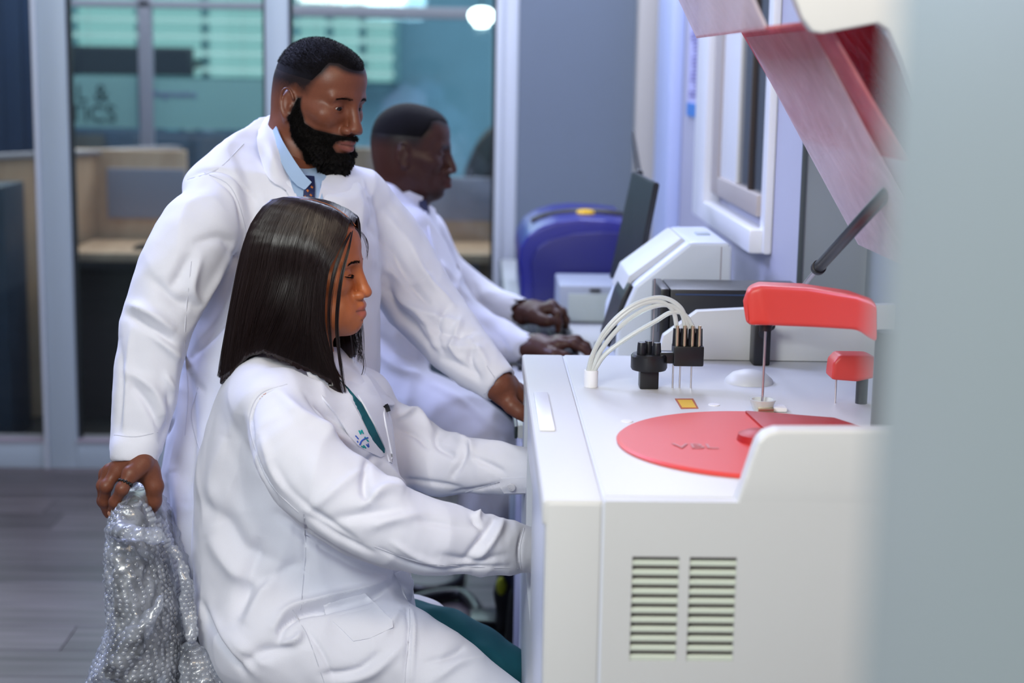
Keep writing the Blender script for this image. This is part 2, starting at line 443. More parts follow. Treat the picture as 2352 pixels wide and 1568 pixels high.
def emit(name, col, st):
    m = bpy.data.materials.new(name); m.use_nodes = True; nt = m.node_tree; nt.nodes.clear()
    o = nt.nodes.new('ShaderNodeOutputMaterial'); e = nt.nodes.new('ShaderNodeEmission'); e.inputs[0].default_value = (*col, 1); e.inputs[1].default_value = st
    nt.links.new(e.outputs[0], o.inputs[0]); M[name] = m
emit('daylight', (.70, 1.0, .84), .85); emit('lamp_glow', (.95, 1.0, .90), 9.0); emit('panel_glow', (.85, .88, 1.0), 2.5)
def woodmat(name, a, b, stretch, scale, rough=.45, per_object=True):
    m = bpy.data.materials.new(name); m.use_nodes = True; nt = m.node_tree; bs = nt.nodes['Principled BSDF']
    tc = nt.nodes.new('ShaderNodeTexCoord'); mp = nt.nodes.new('ShaderNodeMapping'); mp.inputs['Scale'].default_value = stretch
    oi = nt.nodes.new('ShaderNodeObjectInfo'); n = nt.nodes.new('ShaderNodeTexNoise'); n.noise_dimensions = '4D'; n.inputs['Scale'].default_value = scale; n.inputs['Detail'].default_value = 6; n.inputs['Roughness'].default_value = .65
    ml = nt.nodes.new('ShaderNodeMath'); ml.operation = 'MULTIPLY'; ml.inputs[1].default_value = 37.0
    nt.links.new(tc.outputs['Object'], mp.inputs[0]); nt.links.new(mp.outputs[0], n.inputs['Vector']); nt.links.new(oi.outputs['Random'], ml.inputs[0]); nt.links.new(ml.outputs[0], n.inputs['W'])
    cr = nt.nodes.new('ShaderNodeValToRGB'); cr.color_ramp.elements[0].position = .3; cr.color_ramp.elements[0].color = (*a, 1); cr.color_ramp.elements[1].position = .7; cr.color_ramp.elements[1].color = (*b, 1)
    nt.links.new(n.outputs['Fac'], cr.inputs[0]); mr = nt.nodes.new('ShaderNodeMapRange'); mr.inputs[3].default_value = .72; mr.inputs[4].default_value = 1.30
    nt.links.new(oi.outputs['Random'], mr.inputs[0]); sc_ = nt.nodes.new('ShaderNodeVectorMath'); sc_.operation = 'SCALE'; nt.links.new(cr.outputs[0], sc_.inputs[0]); nt.links.new(mr.outputs[0], sc_.inputs['Scale'])
    nt.links.new(sc_.outputs[0], bs.inputs['Base Color']); bs.inputs['Roughness'].default_value = rough; bs.inputs['Specular IOR Level'].default_value = .4
    M[name] = m
woodmat('plank_wood', (.055, .044, .046), (.150, .126, .130), (.8, 14, 1), 2.2, .38)
woodmat('tan_wood', (.46, .27, .18), (.64, .42, .30), (6, 1, 1.2), 2.0, .5)
GY = 6.10
XL, XR, XB = -3.2, .66, .80
fl = MB().box(XL, 1.0, .0, GY, -.06, -.008).build('floor', 'gasket'); fl['kind'] = 'structure'
pm = None; r = random.Random(4); row = 0
yy = .35
while yy < GY-.02:
    y1 = min(yy+.188, GY-.005); xx = XL-r.random()*1.1
    while xx < .98:
        xa, xb = max(xx, XL), min(xx+1.22, 1.0)
        if xb-xa > .06:
            m_ = MB(); w_ = xb-xa; m_.box(-w_/2+.0012, w_/2-.0012, -(y1-yy)/2+.0012, (y1-yy)/2-.0012, -.008, 0.0, .0012, 1)
            o = m_.build('plank', 'plank_wood', None, smooth=False); o.location = ((xa+xb)/2, (yy+y1)/2, 0); o.parent = fl
        xx += 1.22
    yy += .188
ofl = MB().box(-5, 3, GY, 11.2, -.06, 0).build('office_floor', 'carpet_dark'); ofl['kind'] = 'structure'
ce = MB().box(-5, 3, -.6, 11.2, 2.86, 2.94).build('ceiling', 'ceiling_white'); ce['kind'] = 'structure'
for x0, y0 in ((-1.6, 1.0), (-1.6, 4.6)):
    MB().box(x0, x0+.6, y0, y0+.6, 2.845, 2.862, .003).build('light_panel', 'panel_glow', ce)
def sx(px, Y=GY, py=500): return W(px, py, Y)[0]
def sz(py, Y=GY, px=700): return W(px, py, Y)[2]
# glazed partition
w1 = thing('window_1', (sx(600), GY, 0), None, None); w1['kind'] = 'structure'
def post(x0, x1, par, name='post', m='alu_frame', z0=0, z1=2.5, y0=GY-.045, y1=GY+.045): return MB().box(x0, x1, y0, y1, z0, z1, .004).build(name, m, par)
post(sx(104), sx(168), w1); post(sx(94), sx(103), w1, 'post_bead', 'alu_frame_light', y0=GY-.06)
post(sx(616), sx(668), w1); post(sx(1134), sx(1150), w1, 'post_bead', 'alu_frame_light', y0=GY-.06); post(sx(1150), sx(1184), w1, m='alu_frame_light')
post(XL, XL+.08, w1)
zr = sz(1003, px=100)
for a, b in ((XL+.08, sx(94)), (sx(168), sx(616)), (sx(668), sx(1134))):
    MB().box(a, b, GY-.045, GY+.045, 0, zr-.012, .004).build('bottom_rail', 'alu_frame', w1); MB().box(a, b, GY-.05, GY+.05, zr-.012, zr, .003).build('rail_bead', 'mauve', w1)
    MB().box(a, b, GY-.045, GY+.045, 2.42, 2.5, .004).build('top_rail', 'alu_frame', w1)
    MB().box(a+.004, b-.004, GY-.004, GY+.004, zr, 2.42).build('glass_pane', 'glass', w1)
    for xq in (a, b-.012): MB().box(xq, xq+.012, GY-.02, GY+.02, zr, 2.42).build('gasket', 'gasket', w1)
hd = MB().box(XL, sx(1184), GY-.05, GY+.05, 2.5, 2.86).build('wall_back_header', 'wall_blue_grey'); hd['kind'] = 'structure'
wb = MB().box(sx(1184), .90, GY-.05, GY+.08, 0, 2.86).build('wall_back', 'wall_blue_grey'); wb['kind'] = 'structure'
t1 = MB().box(sx(1452, 6.0), sx(1497, 6.0), 5.97, 6.05, 0, 2.86, .004).build('trim_1', 'beige_trim'); t1['kind'] = 'structure'
wr = MB().box(XR, XB+.12, 3.302, GY, 0, 2.86).build('wall_right', 'wall_lavender'); wr['kind'] = 'structure'
wn = MB().box(XB, XB+.12, .0, 3.289, 0, 2.86).build('wall_right_near', 'wall_grey'); wn['kind'] = 'structure'
we = MB().box(XR+.001, XB+.12, 3.290, 3.302, 0, 2.86).build('wall_right_return', 'wall_grey'); we['kind'] = 'structure'
t2 = MB().box(XR-.045, XR, 5.30, 5.72, 0, 2.86, .01).build('lit_band', 'lit_band_blue'); t2['kind'] = 'structure'  # added strip; its pale blue stands in for a lit band of wall
t3 = MB().box(XR-.004, XR+.006, 3.280, 3.2895, 0, 2.86, .002).build('trim_3', 'trim_dark'); t3['kind'] = 'structure'
# window in the right wall
w2 = thing('window_2', (XR, 4.1, 1.15), None, None); w2['kind'] = 'structure'
za, zb = sz(500, 4.5, 1610), 2.35
MB().box(XR-.05, XR, 4.40, 4.62, za, zb, .012).build('casing', 'window_white', w2)
MB().box(XR-.02, XR, 3.60, 3.66, za, zb, .008).build('casing', 'window_white', w2)
MB().box(XR-.05, XR, 3.62, 4.40, za, za+.055, .008).build('casing', 'window_white', w2)
MB().box(XR-.05, XR, 3.56, 4.62, zb, zb+.08, .010).build('casing', 'window_white', w2)
MB().box(XR-.030, XR+.002, 4.28, 4.40, za+.08, zb, .006).build('sash', 'sash_grey', w2); MB().box(XR-.030, XR, 3.66, 4.28, za+.08, za+.13, .006).build('sash', 'sash_grey', w2)
MB().box(XR-.022, XR, 4.02, 4.28, za+.13, zb, .004).build('sash_panel', 'window_white', w2)
MB().box(XR-.014, XR, 3.66, 4.02, za+.13, zb).build('window_pane', 'dark_glass', w2); MB().box(XR-.022, XR, 3.82, 3.84, za+.13, zb, .002).build('mullion', 'brown_panel', w2)
# notice on the wall
mat('paper_lilac', (.50, .50, .80), .6); mat('print_violet', (.16, .13, .36), .6); mat('print_blue', (.05, .22, .62), .5)
pz1, pz0 = W(1575, 10, 4.99)[2], W(1575, 268, 4.99)[2]
nt_ = thing('notice', (XR, 4.99, pz0), 'long lilac paper notice with a blue foot on the right wall', 'notice')
MB().box(XR-.004, XR, 4.80, 5.16, pz0, pz1).build('sheet', 'paper_lilac', nt_)
m_ = MB(); r = random.Random(2)
for i in range(26): m_.box(XR-.0055, XR-.004, 4.83, 4.83+.16+.13*r.random(), pz0+.06+i*.0118, pz0+.0655+i*.0118)
m_.build('printed_lines', 'print_violet', nt_, kind='stuff'); MB().box(XR-.006, XR-.004, 4.80, 5.16, pz0, pz0+.04).build('blue_foot', 'print_blue', nt_)
# ------------------------------------------------------------------ the office behind the glass
FY = 8.0
w3 = thing('window_3', (sx(335, FY), FY, 0), None, None); w3['kind'] = 'structure'
z3 = sz(345, FY); MB().box(sx(322, FY, 200), sx(352, FY, 200), FY-.03, FY+.03, z3-.5, 2.86, .004).build('post', 'lilac_panel', w3)
MB().box(-4.5, sx(616, FY), FY-.03, FY+.03, sz(24, FY), sz(8, FY), .004).build('transom', 'lilac_panel', w3)
MB().box(sx(676, FY), 1.2, FY-.03, FY+.03, sz(38, FY), sz(12, FY), .004).build('transom', 'lilac_panel', w3)
MB().box(sx(150, FY), sx(322, FY), FY-.004, FY+.004, sz(300, FY), sz(182, FY)).build('frosted_band', 'frosted', w3)
MB().box(sx(352, FY), sx(640, FY), FY-.004, FY+.004, sz(300, FY), sz(186, FY)).build('frosted_band', 'frosted', w3)
MB().box(sx(150, FY), 1.0, FY+.004, FY+.010, .9, 2.8).build('glass_pane', 'glass', w3)
def wall_text(s, px, py, size, m='letter_dark', name='letters'):
    p = W(px, py, FY-.006); return text(name, s, size, Matrix.Translation(p) @ Matrix.Rotation(R_(90), 4, 'X'), m, w3, .0006)
wall_text('L &', 212, 215, .115); wall_text('TICS', 213, 262, .115); wall_text('diagnostics', 400, 216, .050, 'print_violet')
bw = MB().box(-5, 3, 10.9, 11.0, 0, 2.86).build('wall_office', 'wall_teal_haze'); bw['kind'] = 'structure'
MB().box(-5, -4.9, GY, 11, 0, 2.86).build('wall_office_left', 'wall_teal_haze')['kind'] = 'structure'
MB().box(1.9, 2.0, GY+.1, 11, 0, 2.86).build('wall_office_right', 'wall_teal_haze')['kind'] = 'structure'
def blind(x0p, x1p, y1p, label, n, num):
    Y = 10.6; x0, x1 = sx(x0p, Y, 100), sx(x1p, Y, 100); z0, z1 = sz(y1p, Y), 2.80
    w_ = thing('window_%d' % num, ((x0+x1)/2, 10.88, z0), None, None); w_['kind'] = 'structure'
    MB().box(x0, x1, 10.86, 10.90, z0, z1).build('daylit_pane', 'daylight', w_); 
    for q in np.linspace(x0, x1, 4): MB().box(q-.025, q+.025, 10.80, 10.86, z0, z1, .004).build('frame', 'frosted', w_)
    t = thing('window_blind', ((x0+x1)/2, Y, z0), label, 'blind', 'slatted blinds at the office windows')
    MB().box(x0, x1, Y-.03, Y+.03, z1-.03, z1+.05, .004).build('head_rail', 'slat', t)
    base = None
    for i in range(n):
        z = z0+(z1-z0)*(i+.5)/n
        if base is None:
            m_ = MB(); m_.box(x0-(x0+x1)/2, x1-(x0+x1)/2, -.034, .034, -.0015, .0015, rot=Matrix.Rotation(R_(30), 3, 'X')); base = m_.build('slat', 'slat', None, smooth=False); o = base
        else: o = base.copy(); COL.objects.link(o)
        o.parent = t; o.location = (0, 0, z-z0)
    for q in (x0+.15, x1-.15): MB().cyl((q, Y, z0), (q, Y, z1), .003, seg=6).build('ladder_cord', 'slat', t)
blind(150, 612, 182, 'wide pale green slatted blind behind the left panes', 13, 4)
blind(672, 905, 186, 'narrow pale green slatted blind behind the bearded man', 13, 5)
s_ = thing('wall_screen', (sx(300, 10.4), 10.4, 1.4), 'long black panel across the foot of the blinds', 'screen')
MB().box(sx(150, 10.4), sx(450, 10.4), 10.38, 10.44, sz(180, 10.4), sz(113, 10.4), .006).build('casing', 'black_panel', s_)
MB().box(sx(190, 10.4), sx(440, 10.4), 10.376, 10.381, sz(174, 10.4), sz(119, 10.4)).build('screen', 'dark_glass', s_)
for q in (200, 320, 430): MB().box(sx(q, 10.4)-.03, sx(q, 10.4)+.03, 10.44, 10.90, sz(170, 10.4), sz(140, 10.4)).build('bracket', 'black_panel', s_)
c_ = thing('cabinet', (sx(360, 9.9), 9.9, 0), 'low navy cabinet row under the far windows', 'cabinet')
zc = sz(305, 9.9); xa, xb = sx(150, 9.9), sx(640, 9.9)
MB().box(xa, xb, 9.92, 10.35, 0, zc, .006).build('body', 'navy_panel', c_)
for i in range(5):
    q0, q1 = xa+(xb-xa)*i/5+.01, xa+(xb-xa)*(i+1)/5-.01; d_ = MB().box(q0, q1, 9.90, 9.92, .08, zc-.03, .004).build('door', 'brown_panel' if i == 0 else 'navy_panel', c_)
    MB().box(q1-.06, q1-.045, 9.885, 9.90, zc-.3, zc-.16, .002).build('handle', 'alu_frame', d_)
r = random.Random(8)
for i in range(3):
    xq = sx(400+i*40, 10.0); h_ = .10+.08*r.random()
    b_ = MB().box(xq-.035, xq+.035, 9.98, 10.22, zc, zc+h_, .003).build('box_file', ['frosted', 'slat', 'alu_frame'][i % 3], None)
    tag(b_, ['teal', 'pale green', 'grey'][i]+' box file on the low navy cabinet beyond the glass', 'file', 'box files on the low navy cabinet')
bp = thing('partition_screen', (sx(40, 7.6), 7.6, 0), 'tall dark blue screen behind the leftmost pane', 'screen')
for i in range(4):
    q = sx(-60, 7.6)+i*.085; MB().box(q, q+.082, 7.58+.008*(i % 2), 7.64, sz(385, 7.6), 2.2, .004).build('panel', 'blue_panel', bp)
MB().box(sx(-60, 7.6), sx(-60, 7.6)+.34, 7.57, 7.65, 0, sz(385, 7.6)-.002, .004).build('base', 'navy_panel', bp)
MB().box(sx(-60, 7.6), sx(-60, 7.6)+.34, 7.57, 7.65, 2.2, 2.24, .004).build('top_rail', 'lilac_panel', bp)
# cubicles of pale wood
cu = thing('cubicle', (sx(200, 7.3), 7.3, 0), 'pale wood office cubicle with a desk, seen through the left panes', 'cubicle')
def slab(p0, p1, z0, z1, th, name, m, par):
    a, b = Vector((*p0, 0)), Vector((*p1, 0)); d = (b-a).normalized(); n = Vector((-d.y, d.x, 0))*th/2
    q = [(a+n), (b+n), (b-n), (a-n)]; return MB().prism([(v.x, v.y) for v in q], 'z', z0, z1, .003).build(name, m, par)
pA, pB, pC = W(-60, 420, 6.75), W(168, 352, 7.35), W(402, 338, 7.75)
zt1 = pB[2]
slab(pA[:2], pC[:2], 0, zt1, .06, 'side_board', 'tan_wood', cu); slab(pA[:2], pC[:2], zt1, zt1+.02, .09, 'top_edge', 'mauve', cu)
dz = sz(575, 6.9)
MB().box(sx(170, 6.9), sx(430, 6.9), 6.70, 7.25, dz-.035, dz, .004).build('desk_top', 'tan_wood', cu)
MB().box(sx(252, 7.3), sx(430, 7.3), 7.26, 7.29, sz(505, 7.3), sz(392, 7.3), .004).build('pin_board', 'lilac_panel', cu)
MB().box(sx(165, 7.3), sx(430, 7.3), 7.29, 7.33, 0, sz(350, 7.3), .004).build('back_board', 'tan_wood', cu)
MB().box(sx(175, 6.95), sx(470, 6.95), 6.93, 6.97, 0, dz-.035, .004).build('modesty_panel', 'brown_panel', cu)
MB().box(sx(-30, 6.6), sx(34, 6.6), 6.45, 6.75, 0, sz(432, 6.6), .006).build('end_panel', 'navy_panel', cu)
k_ = thing('stapler', (sx(330, 6.85), 6.85, dz), 'small dark stapler on the pale cubicle desk', 'stapler')
MB().box(sx(305, 6.85), sx(345, 6.85), 6.83, 6.87, dz, dz+.012, .003).build('base', 'black_panel', k_); MB().prism([(sx(308, 6.85), dz+.012), (sx(344, 6.85), dz+.012), (sx(344, 6.85), dz+.030), (sx(312, 6.85), dz+.020)], 'y', 6.835, 6.865, .002).build('arm', 'black_panel', k_)
cv = thing('cubicle', (sx(1000, 7.4), 7.4, 0), 'lilac and pale wood cubicle behind the clean-shaven man', 'cubicle')
MB().box(sx(800, 7.4), sx(1131, 7.4), 7.38, 7.42, sz(500, 7.4), sz(402, 7.4), .004).build('pin_board', 'lilac_panel', cv)
MB().box(sx(780, 7.4), sx(1131, 7.4), 7.38, 7.42, 0, sz(500, 7.4), .004).build('back_board', 'tan_wood', cv)
MB().box(sx(790, 7.0), sx(1131, 7.0), 6.85, 7.38, sz(590, 7.0), sz(570, 7.0), .004).build('desk_top', 'tan_wood', cv)
MB().box(sx(790, 7.2), sx(1100, 7.2), 7.17, 7.21, 0, sz(600, 7.2), .004).build('modesty_panel', 'lilac_panel', cv)
MB().box(sx(800, 7.3), sx(870, 7.3), 7.30, 7.36, 0, sz(338, 7.3), .004).build('end_panel', 'tan_wood', cv)
# office chair, globe lamp
oc = thing('office_chair', (sx(1112, 7.9), 7.9, 0), 'dark office chair half hidden by the light post beyond the glass', 'chair')
cs = Sculpt(); P_ = [W(1150, 300, 7.9), W(1125, 340, 7.9), W(1112, 400, 7.9)]; cs.chain(P_, [.05, .07, .10], .03, flat=(np.array([0, 1., 0]), .4))
v_, q_ = cs.mesh(.012); link('backrest', mesh_np('backrest', v_, q_), 'black_panel', oc)
xq = sx(1115, 7.9); MB().box(xq-.22, xq+.22, 7.68, 8.12, .46, .52, .03).build('seat', 'black_panel', oc); MB().cyl((xq, 7.9, .1), (xq, 7.9, .46), .03).build('column', 'alu_frame', oc); MB().box(xq-.02, xq+.02, 7.88, 7.95, .5, sz(395, 7.9), .008).build('back_support', 'black_panel', oc)
for i in range(5): a = i*1.257; MB().cyl((xq, 7.9, .1), (xq+.28*math.cos(a), 7.9+.28*math.sin(a), .05), .02, .015).cyl((xq+.28*math.cos(a), 7.9+.28*math.sin(a)-.02, .03), (xq+.28*math.cos(a), 7.9+.28*math.sin(a)+.02, .03), .03, seg=14).build('leg', 'black_panel', oc)
gl = thing('globe_lamp', tuple(W(1106, 42, 7.6)), 'glowing white globe lamp hanging beyond the right pane', 'lamp')
g0 = W(1106, 38, 7.6); MB().lathe(g0, [(.001, -.050), (.030, -.048), (.034, -.034), (.052, -.020), (.061, .002), (.056, .022), (.036, .038), (.012, .043)], 28).build('globe', 'lamp_glow', gl)
MB().cyl((g0[0], g0[1], g0[2]+.042), (g0[0], g0[1], 2.86), .003, seg=8).build('cord', 'black_panel', gl)
# ------------------------------------------------------------------ the analyser in front
mat('plastic_white', (.62, .63, .64), .45, var=.015, vscale=5)
mat('plastic_front', (.66, .70, .80), .35)
mat('plastic_red', (.68, .060, .048), .42)
mat('plastic_darkred', (.40, .012, .012), .45)
mat('black_plastic', (.006, .006, .008), .34)
mat('black_satin', (.012, .013, .019), .35, bump=.2, bscale=900)
mat('steel', (.60, .55, .55), .28, 1.0)
mat('brass', (.72, .62, .42), .3, 1.0)
mat('vent_slat', (.60, .66, .58), .6)
mat('vent_dark', (.30, .21, .21), .8)
mat('label_yellow', (.80, .50, .04), .5); mat('label_red', (.45, .12, .06), .5)
mat('tube_clear', (.80, .84, .82), .25, Transmission_Weight=.35, IOR=1.3)
mat('ghost_print', (.55, .20, .20), .5)
MZ, MY0, MY1, MX0, MX1 = 1.00, 2.01, 3.08, .0865, .76
an = thing('analyser', (.42, 2.5, 0), 'large white laboratory analyser with red disc, red arms and open smoked red lid', 'analyser')
SX = .166
MB().box(SX+.002, MX1, MY0+.03, MY1, MZ-.035, MZ, .004).build('deck', 'plastic_white', an)
MB().box(MX0, SX, MY0+.002, MY1, MZ-.035, MZ, .006, 3).build('front_strip', 'plastic_white', an)
# front wall with two hand openings
fw = MB(); ob = [(2.49, 2.775, .665, .885), (2.785, 2.985, .800, .962)]
for a, b in ((MY0+.004, 2.49), (2.775, 2.785), (2.985, MY1)): fw.box(MX0+.004, MX0+.034, a, b, .02, MZ-.035)
for a, b, c, d in ob: fw.box(MX0+.004, MX0+.034, a, b, .02, c); fw.box(MX0+.004, MX0+.034, a, b, d, MZ-.035)
fw.build('front_wall', 'plastic_front', an, smooth=False)
MB().box(MX0+.030, .46, 2.40, 3.02, .60, .635, .003).build('tray', 'plastic_front', an)
MB().box(.47, MX1-.01, 2.06, MY1-.01, .05, MZ-.036, .004).build('chassis', 'plastic_front', an)
MB().box(MX0+.034, .47, MY1-.03, MY1-.002, .05, MZ-.036).build('far_panel', 'plastic_front', an)
MB().box(SX-.003, SX+.004, MY0+.004, MY1-.002, MZ-.006, MZ-.0025).box(SX-.003, SX+.004, MY0+.003, MY0+.02, .03, MZ-.006).build('seam', 'plastic_front', an, smooth=False)
# near side: two panels, the second with vents
XA = lambda px: W(px, 1300, MY0)[0]
ZA = lambda py: W(1570, py, MY0)[2]
MB().box(MX0+.004, SX-.001, MY0, MY0+.03, .02, MZ-.002, .008, 3).build('side_panel', 'plastic_white', an)
def zh(px, py): p = W(px, py, MY0); return (p[0], p[2])
v1, v2, v3, v4 = XA(1452), XA(1560), XA(1584), XA(1692); zt_, zb_ = ZA(1279), ZA(1518)
sp = MB()
sp.box(SX+.001, v1, MY0, MY0+.022, .02, MZ); sp.box(v2, v3, MY0, MY0+.022, zb_, zt_); sp.box(v4, MX1, MY0, MY0+.022, .02, MZ)
sp.box(v1, v4, MY0, MY0+.022, zt_, MZ); sp.box(v1, v4, MY0, MY0+.022, .02, zb_)
sp.build('side_panel', 'plastic_white', an, smooth=False)
hp = [zh(1690, 1162), zh(1712, 1100), zh(1732, 1040), zh(1742, 1014), zh(1757, 998), zh(1785, 988), (MX1, zh(1785, 988)[1]+.004), (MX1, MZ-.004), ]
MB().prism(hp, 'y', MY0, MY0+.035, .006, 3).build('side_shield', 'plastic_white', an)
MB().box(v1-.004, v4+.004, MY0+.012, MY0+.020, zb_-.004, zt_+.004).build('vent_backing', 'vent_dark', an)
n_ = 11; pitch = (zt_-zb_)/n_
for xa, xb in ((v1, v2), (v3, v4)):
    for i in range(n_):
        z_ = zt_-pitch*(i+.5)-pitch*.24
        if i < n_-1 or True:
            m_ = MB(); m_.box(xa-.0005, xb+.0005, MY0+.0015, MY0+.011, z_-pitch*.26, z_+pitch*.26, .0012, 1); m_.build('vent_slat', 'vent_slat', an)
# deck details
def dk(px, py, z=MZ): return WZ(px, py, z)
MB().box(MX0+.010, MX0+.034, dk(1240, 990)[1], dk(1240, 905)[1], MZ, MZ+.004, .0015).build('latch', 'window_white', an)
RC = (.422, 2.335); RR = .212
MB().lathe((RC[0], RC[1], MZ+.0005), [(.001, 0), (RR, 0), (RR+.001, .003), (RR-.003, .006), (.001, .0065)], 96).build('reagent_disc', 'plastic_red', an)
MB().lathe((RC[0], RC[1], MZ+.0068), [(.001, 0), (.034, 0), (.032, .010), (.020, .015), (.001, .016)], 40).build('disc_knob', 'plastic_darkred', an)
m_ = MB(); m_.prism([(RC[0]+.02, RC[1]+.045), (RC[0]+.18, RC[1]+.075), (RC[0]+.145, RC[1]+.150), (RC[0]+.01, RC[1]+.195)], 'z', MZ+.006, MZ+.011, .002).build('disc_flap', 'plastic_darkred', an)
p_ = dk(1597, 1024, MZ+.008); text('disc_print', 'VBL', .040, Matrix.Translation(p_), 'ghost_print', an, .0002)
q_ = [dk(*a, MZ+.0008)[:2] for a in ((1550, 915), (1592, 915), (1604, 937), (1564, 938))]; MB().prism([tuple(a) for a in q_], 'z', MZ+.0002, MZ+.001).build('warning_label_edge', 'label_red', an)
q_ = [dk(*a, MZ+.0014)[:2] for a in ((1556, 918), (1589, 918), (1599, 935), (1567, 935))]; MB().prism([tuple(a) for a in q_], 'z', MZ+.001, MZ+.0016).build('warning_label', 'label_yellow', an)
c_ = dk(1722, 880); MB().lathe((c_[0], c_[1]+.01, MZ), [(.001, 0), (.044, 0), (.042, .006), (.030, .017), (.014, .022), (.001, .023)], 40).build('dome_cover', 'plastic_white', an)
for a in ((1440, 968), (1490, 1012), (1640, 930), (1590, 985)):
    c_ = dk(*a); MB().cyl((c_[0], c_[1], MZ), (c_[0], c_[1], MZ+.0015), .0095, seg=20).build('screw_cap', 'window_white', an)
c_ = dk(1357, 888); MB().cyl(c_, (c_[0], c_[1], MZ+.030), .0125, seg=24, bevel=.001).build('tube_holder', 'window_white', an)
HY = c_[1]
for pts in ([(1350, 855), (1362, 812), (1395, 752), (1450, 703), (1515, 683), (1562, 705), (1582, 755)], [(1358, 855), (1380, 805), (1425, 750), (1480, 712), (1530, 700), (1566, 720), (1574, 765)],
            [(1362, 855), (1392, 812), (1450, 770), (1505, 738), (1540, 718), (1572, 722), (1600, 765)], [(1352, 855), (1368, 800), (1412, 742), (1462, 704), (1510, 692), (1545, 712), (1556, 762)]):
    MB().tube([W(a, b, HY-.004+.03*(a-1350)/250*0) for a, b in pts], .0042, 10, 8).build('tubing', 'tube_clear', an)
bz = W(1490, 890, HY-.01); BX, BY = bz[0], dk(1490, 890)[1]
def zz_(py, Y=None): return W(1500, py, Y or BY)[2]
wm = sub('wash_head', (BX, BY, MZ), an, 'black probe head with brass nozzles and steel needles')
MB().box(BX-.0165, BX+.0165, BY-.016, BY+.016, MZ, zz_(846), .003).build('post', 'black_plastic', wm)
MB().lathe((BX, BY, zz_(848)), [(.001, 0), (.030, 0), (.032, .004), (.032, .024), (.029, .028), (.001, .028)], 32).build('collar', 'black_plastic', wm)
for dx, dy in ((-.014, -.004), (.012, -.006), (0, .012)): MB().cyl((BX+dx, BY+dy, zz_(812)), (BX+dx, BY+dy, zz_(785)), .0085, .007, 16, .001).build('cap', 'black_satin', wm)
x1_ = W(1545, 800, BY)[0]; x2_ = W(1614, 800, BY)[0]
MB().box(BX+.015, x1_+.012, BY-.012, BY+.012, zz_(832), zz_(806), .003).build('bridge', 'black_plastic', wm)
MB().box(x1_, x2_, BY-.020, BY+.018, zz_(836), zz_(790), .003).build('block', 'black_plastic', wm)
for i, px in enumerate((1553, 1570, 1588, 1604)):
    xx = W(px, 780, BY)[0]; MB().cyl((xx, BY-.004, zz_(792)), (xx, BY-.004, zz_(752)), .0072, .0062, 16).build('socket', 'black_satin', wm)
    MB().cyl((xx, BY-.013, zz_(790)), (xx, BY-.013, zz_(744)), .0030, seg=12).build('nozzle', 'brass', wm)
for px in (1546, 1562, 1588): xx = W(px, 850, BY)[0]; MB().cyl((xx, BY, MZ-.0), (xx, BY, zz_(834)), .0016, seg=10).build('needle', 'steel', wm)
MB().cyl((W(1503, 700, BY)[0], BY+.004, zz_(795)), (W(1503, 700, BY)[0], BY+.004, zz_(640)), .0016, seg=8).build('guide_rod', 'steel', wm)
# sample arm
NX, NY = dk(1750, 944)[0], dk(1750, 944)[1]
sa = sub('sampling_arm', (NX, NY, MZ), an, 'large red arm with a long steel needle')
as_ = Sculpt()
a0, a1 = W(1748, 696, NY), W(1990, 725, NY-.20)
as_.ops.clear()
prof = lambda px, py, Y: W(px, py, Y)
top_ = [prof(1708, 690, NY), prof(1716, 660, NY), prof(1745, 650, NY), prof(1850, 655, NY-.06), prof(1960, 672, NY-.15), prof(2010, 690, NY-.22)]
bot_ = [prof(1714, 738, NY), prof(1722, 742, NY), prof(1760, 742, NY), prof(1860, 746, NY-.06), prof(1965, 752, NY-.15), prof(2010, 785, NY-.22)]
V_ = []; F_ = []; hw = [.016, .026, .030, .032, .032, .028]; nq = 6
for i in range(nq):
    for w_ in (-1, 1):
        for P in (bot_[i], top_[i]): V_.append(P+np.array([.004*w_, hw[i]*w_, 0]))
for i in range(nq-1):
    a, b = i*4, (i+1)*4
    F_ += [(a, b, b+1, a+1), (a+2, a+3, b+3, b+2), (a+1, b+1, b+3, a+3), (a, a+2, b+2, b)]
F_ += [(0, 1, 3, 2), ((nq-1)*4, (nq-1)*4+2, (nq-1)*4+3, (nq-1)*4+1)]
m_ = MB(); m_.poly(V_, F_); bmesh.ops.recalc_face_normals(m_.bm, faces=m_.bm.faces[:]); bmesh.ops.bevel(m_.bm, geom=[e for e in m_.bm.edges if len(e.link_faces) == 2 and e.calc_face_angle(0) > .5], offset=.010, segments=4, profile=.6, affect='EDGES')
m_.build('arm_cover', 'plastic_red', sa, angle=60)
zb2 = W(1750, 742, NY)[2]
MB().cyl((NX, NY, MZ+.002), (NX, NY, zb2+.01), .0022, seg=12).build('needle', 'steel', sa)
MB().cyl((NX, NY, zb2-.012), (NX, NY, zb2+.012), .010, .012, 16).build('needle_guide', 'black_plastic', sa)
MB().cyl((.615, 2.36, MZ), (.615, 2.36, 1.17), .022, seg=24).build('column', 'black_satin', sa)
cw = thing('wash_cup', (NX, NY, MZ), 'small clear plastic cup under the long needle', 'cup')
MB().lathe((NX, NY-.002, MZ+.0005), [(.001, 0), (.014, 0), (.016, .004), (.022, .020), (.018, .020), (.012, .004), (.001, .003)], 28).build('cup', 'tube_clear', cw)
MB().box(NX-.010, NX+.016, NY-.022, NY-.006, MZ+.0005, MZ+.010, .002).build('bracket', 'brass', cw); MB().box(NX+.012, NX+.040, NY-.01, NY+.02, MZ+.0005, MZ+.008, .003).build('spout', 'window_white', cw)
N2 = dk(1918, 925)
sb = sub('sampling_arm', tuple(N2), an, 'small red arm at the right of the deck')
z1_, z2_ = W(1918, 866, N2[1])[2], W(1918, 810, N2[1])[2]
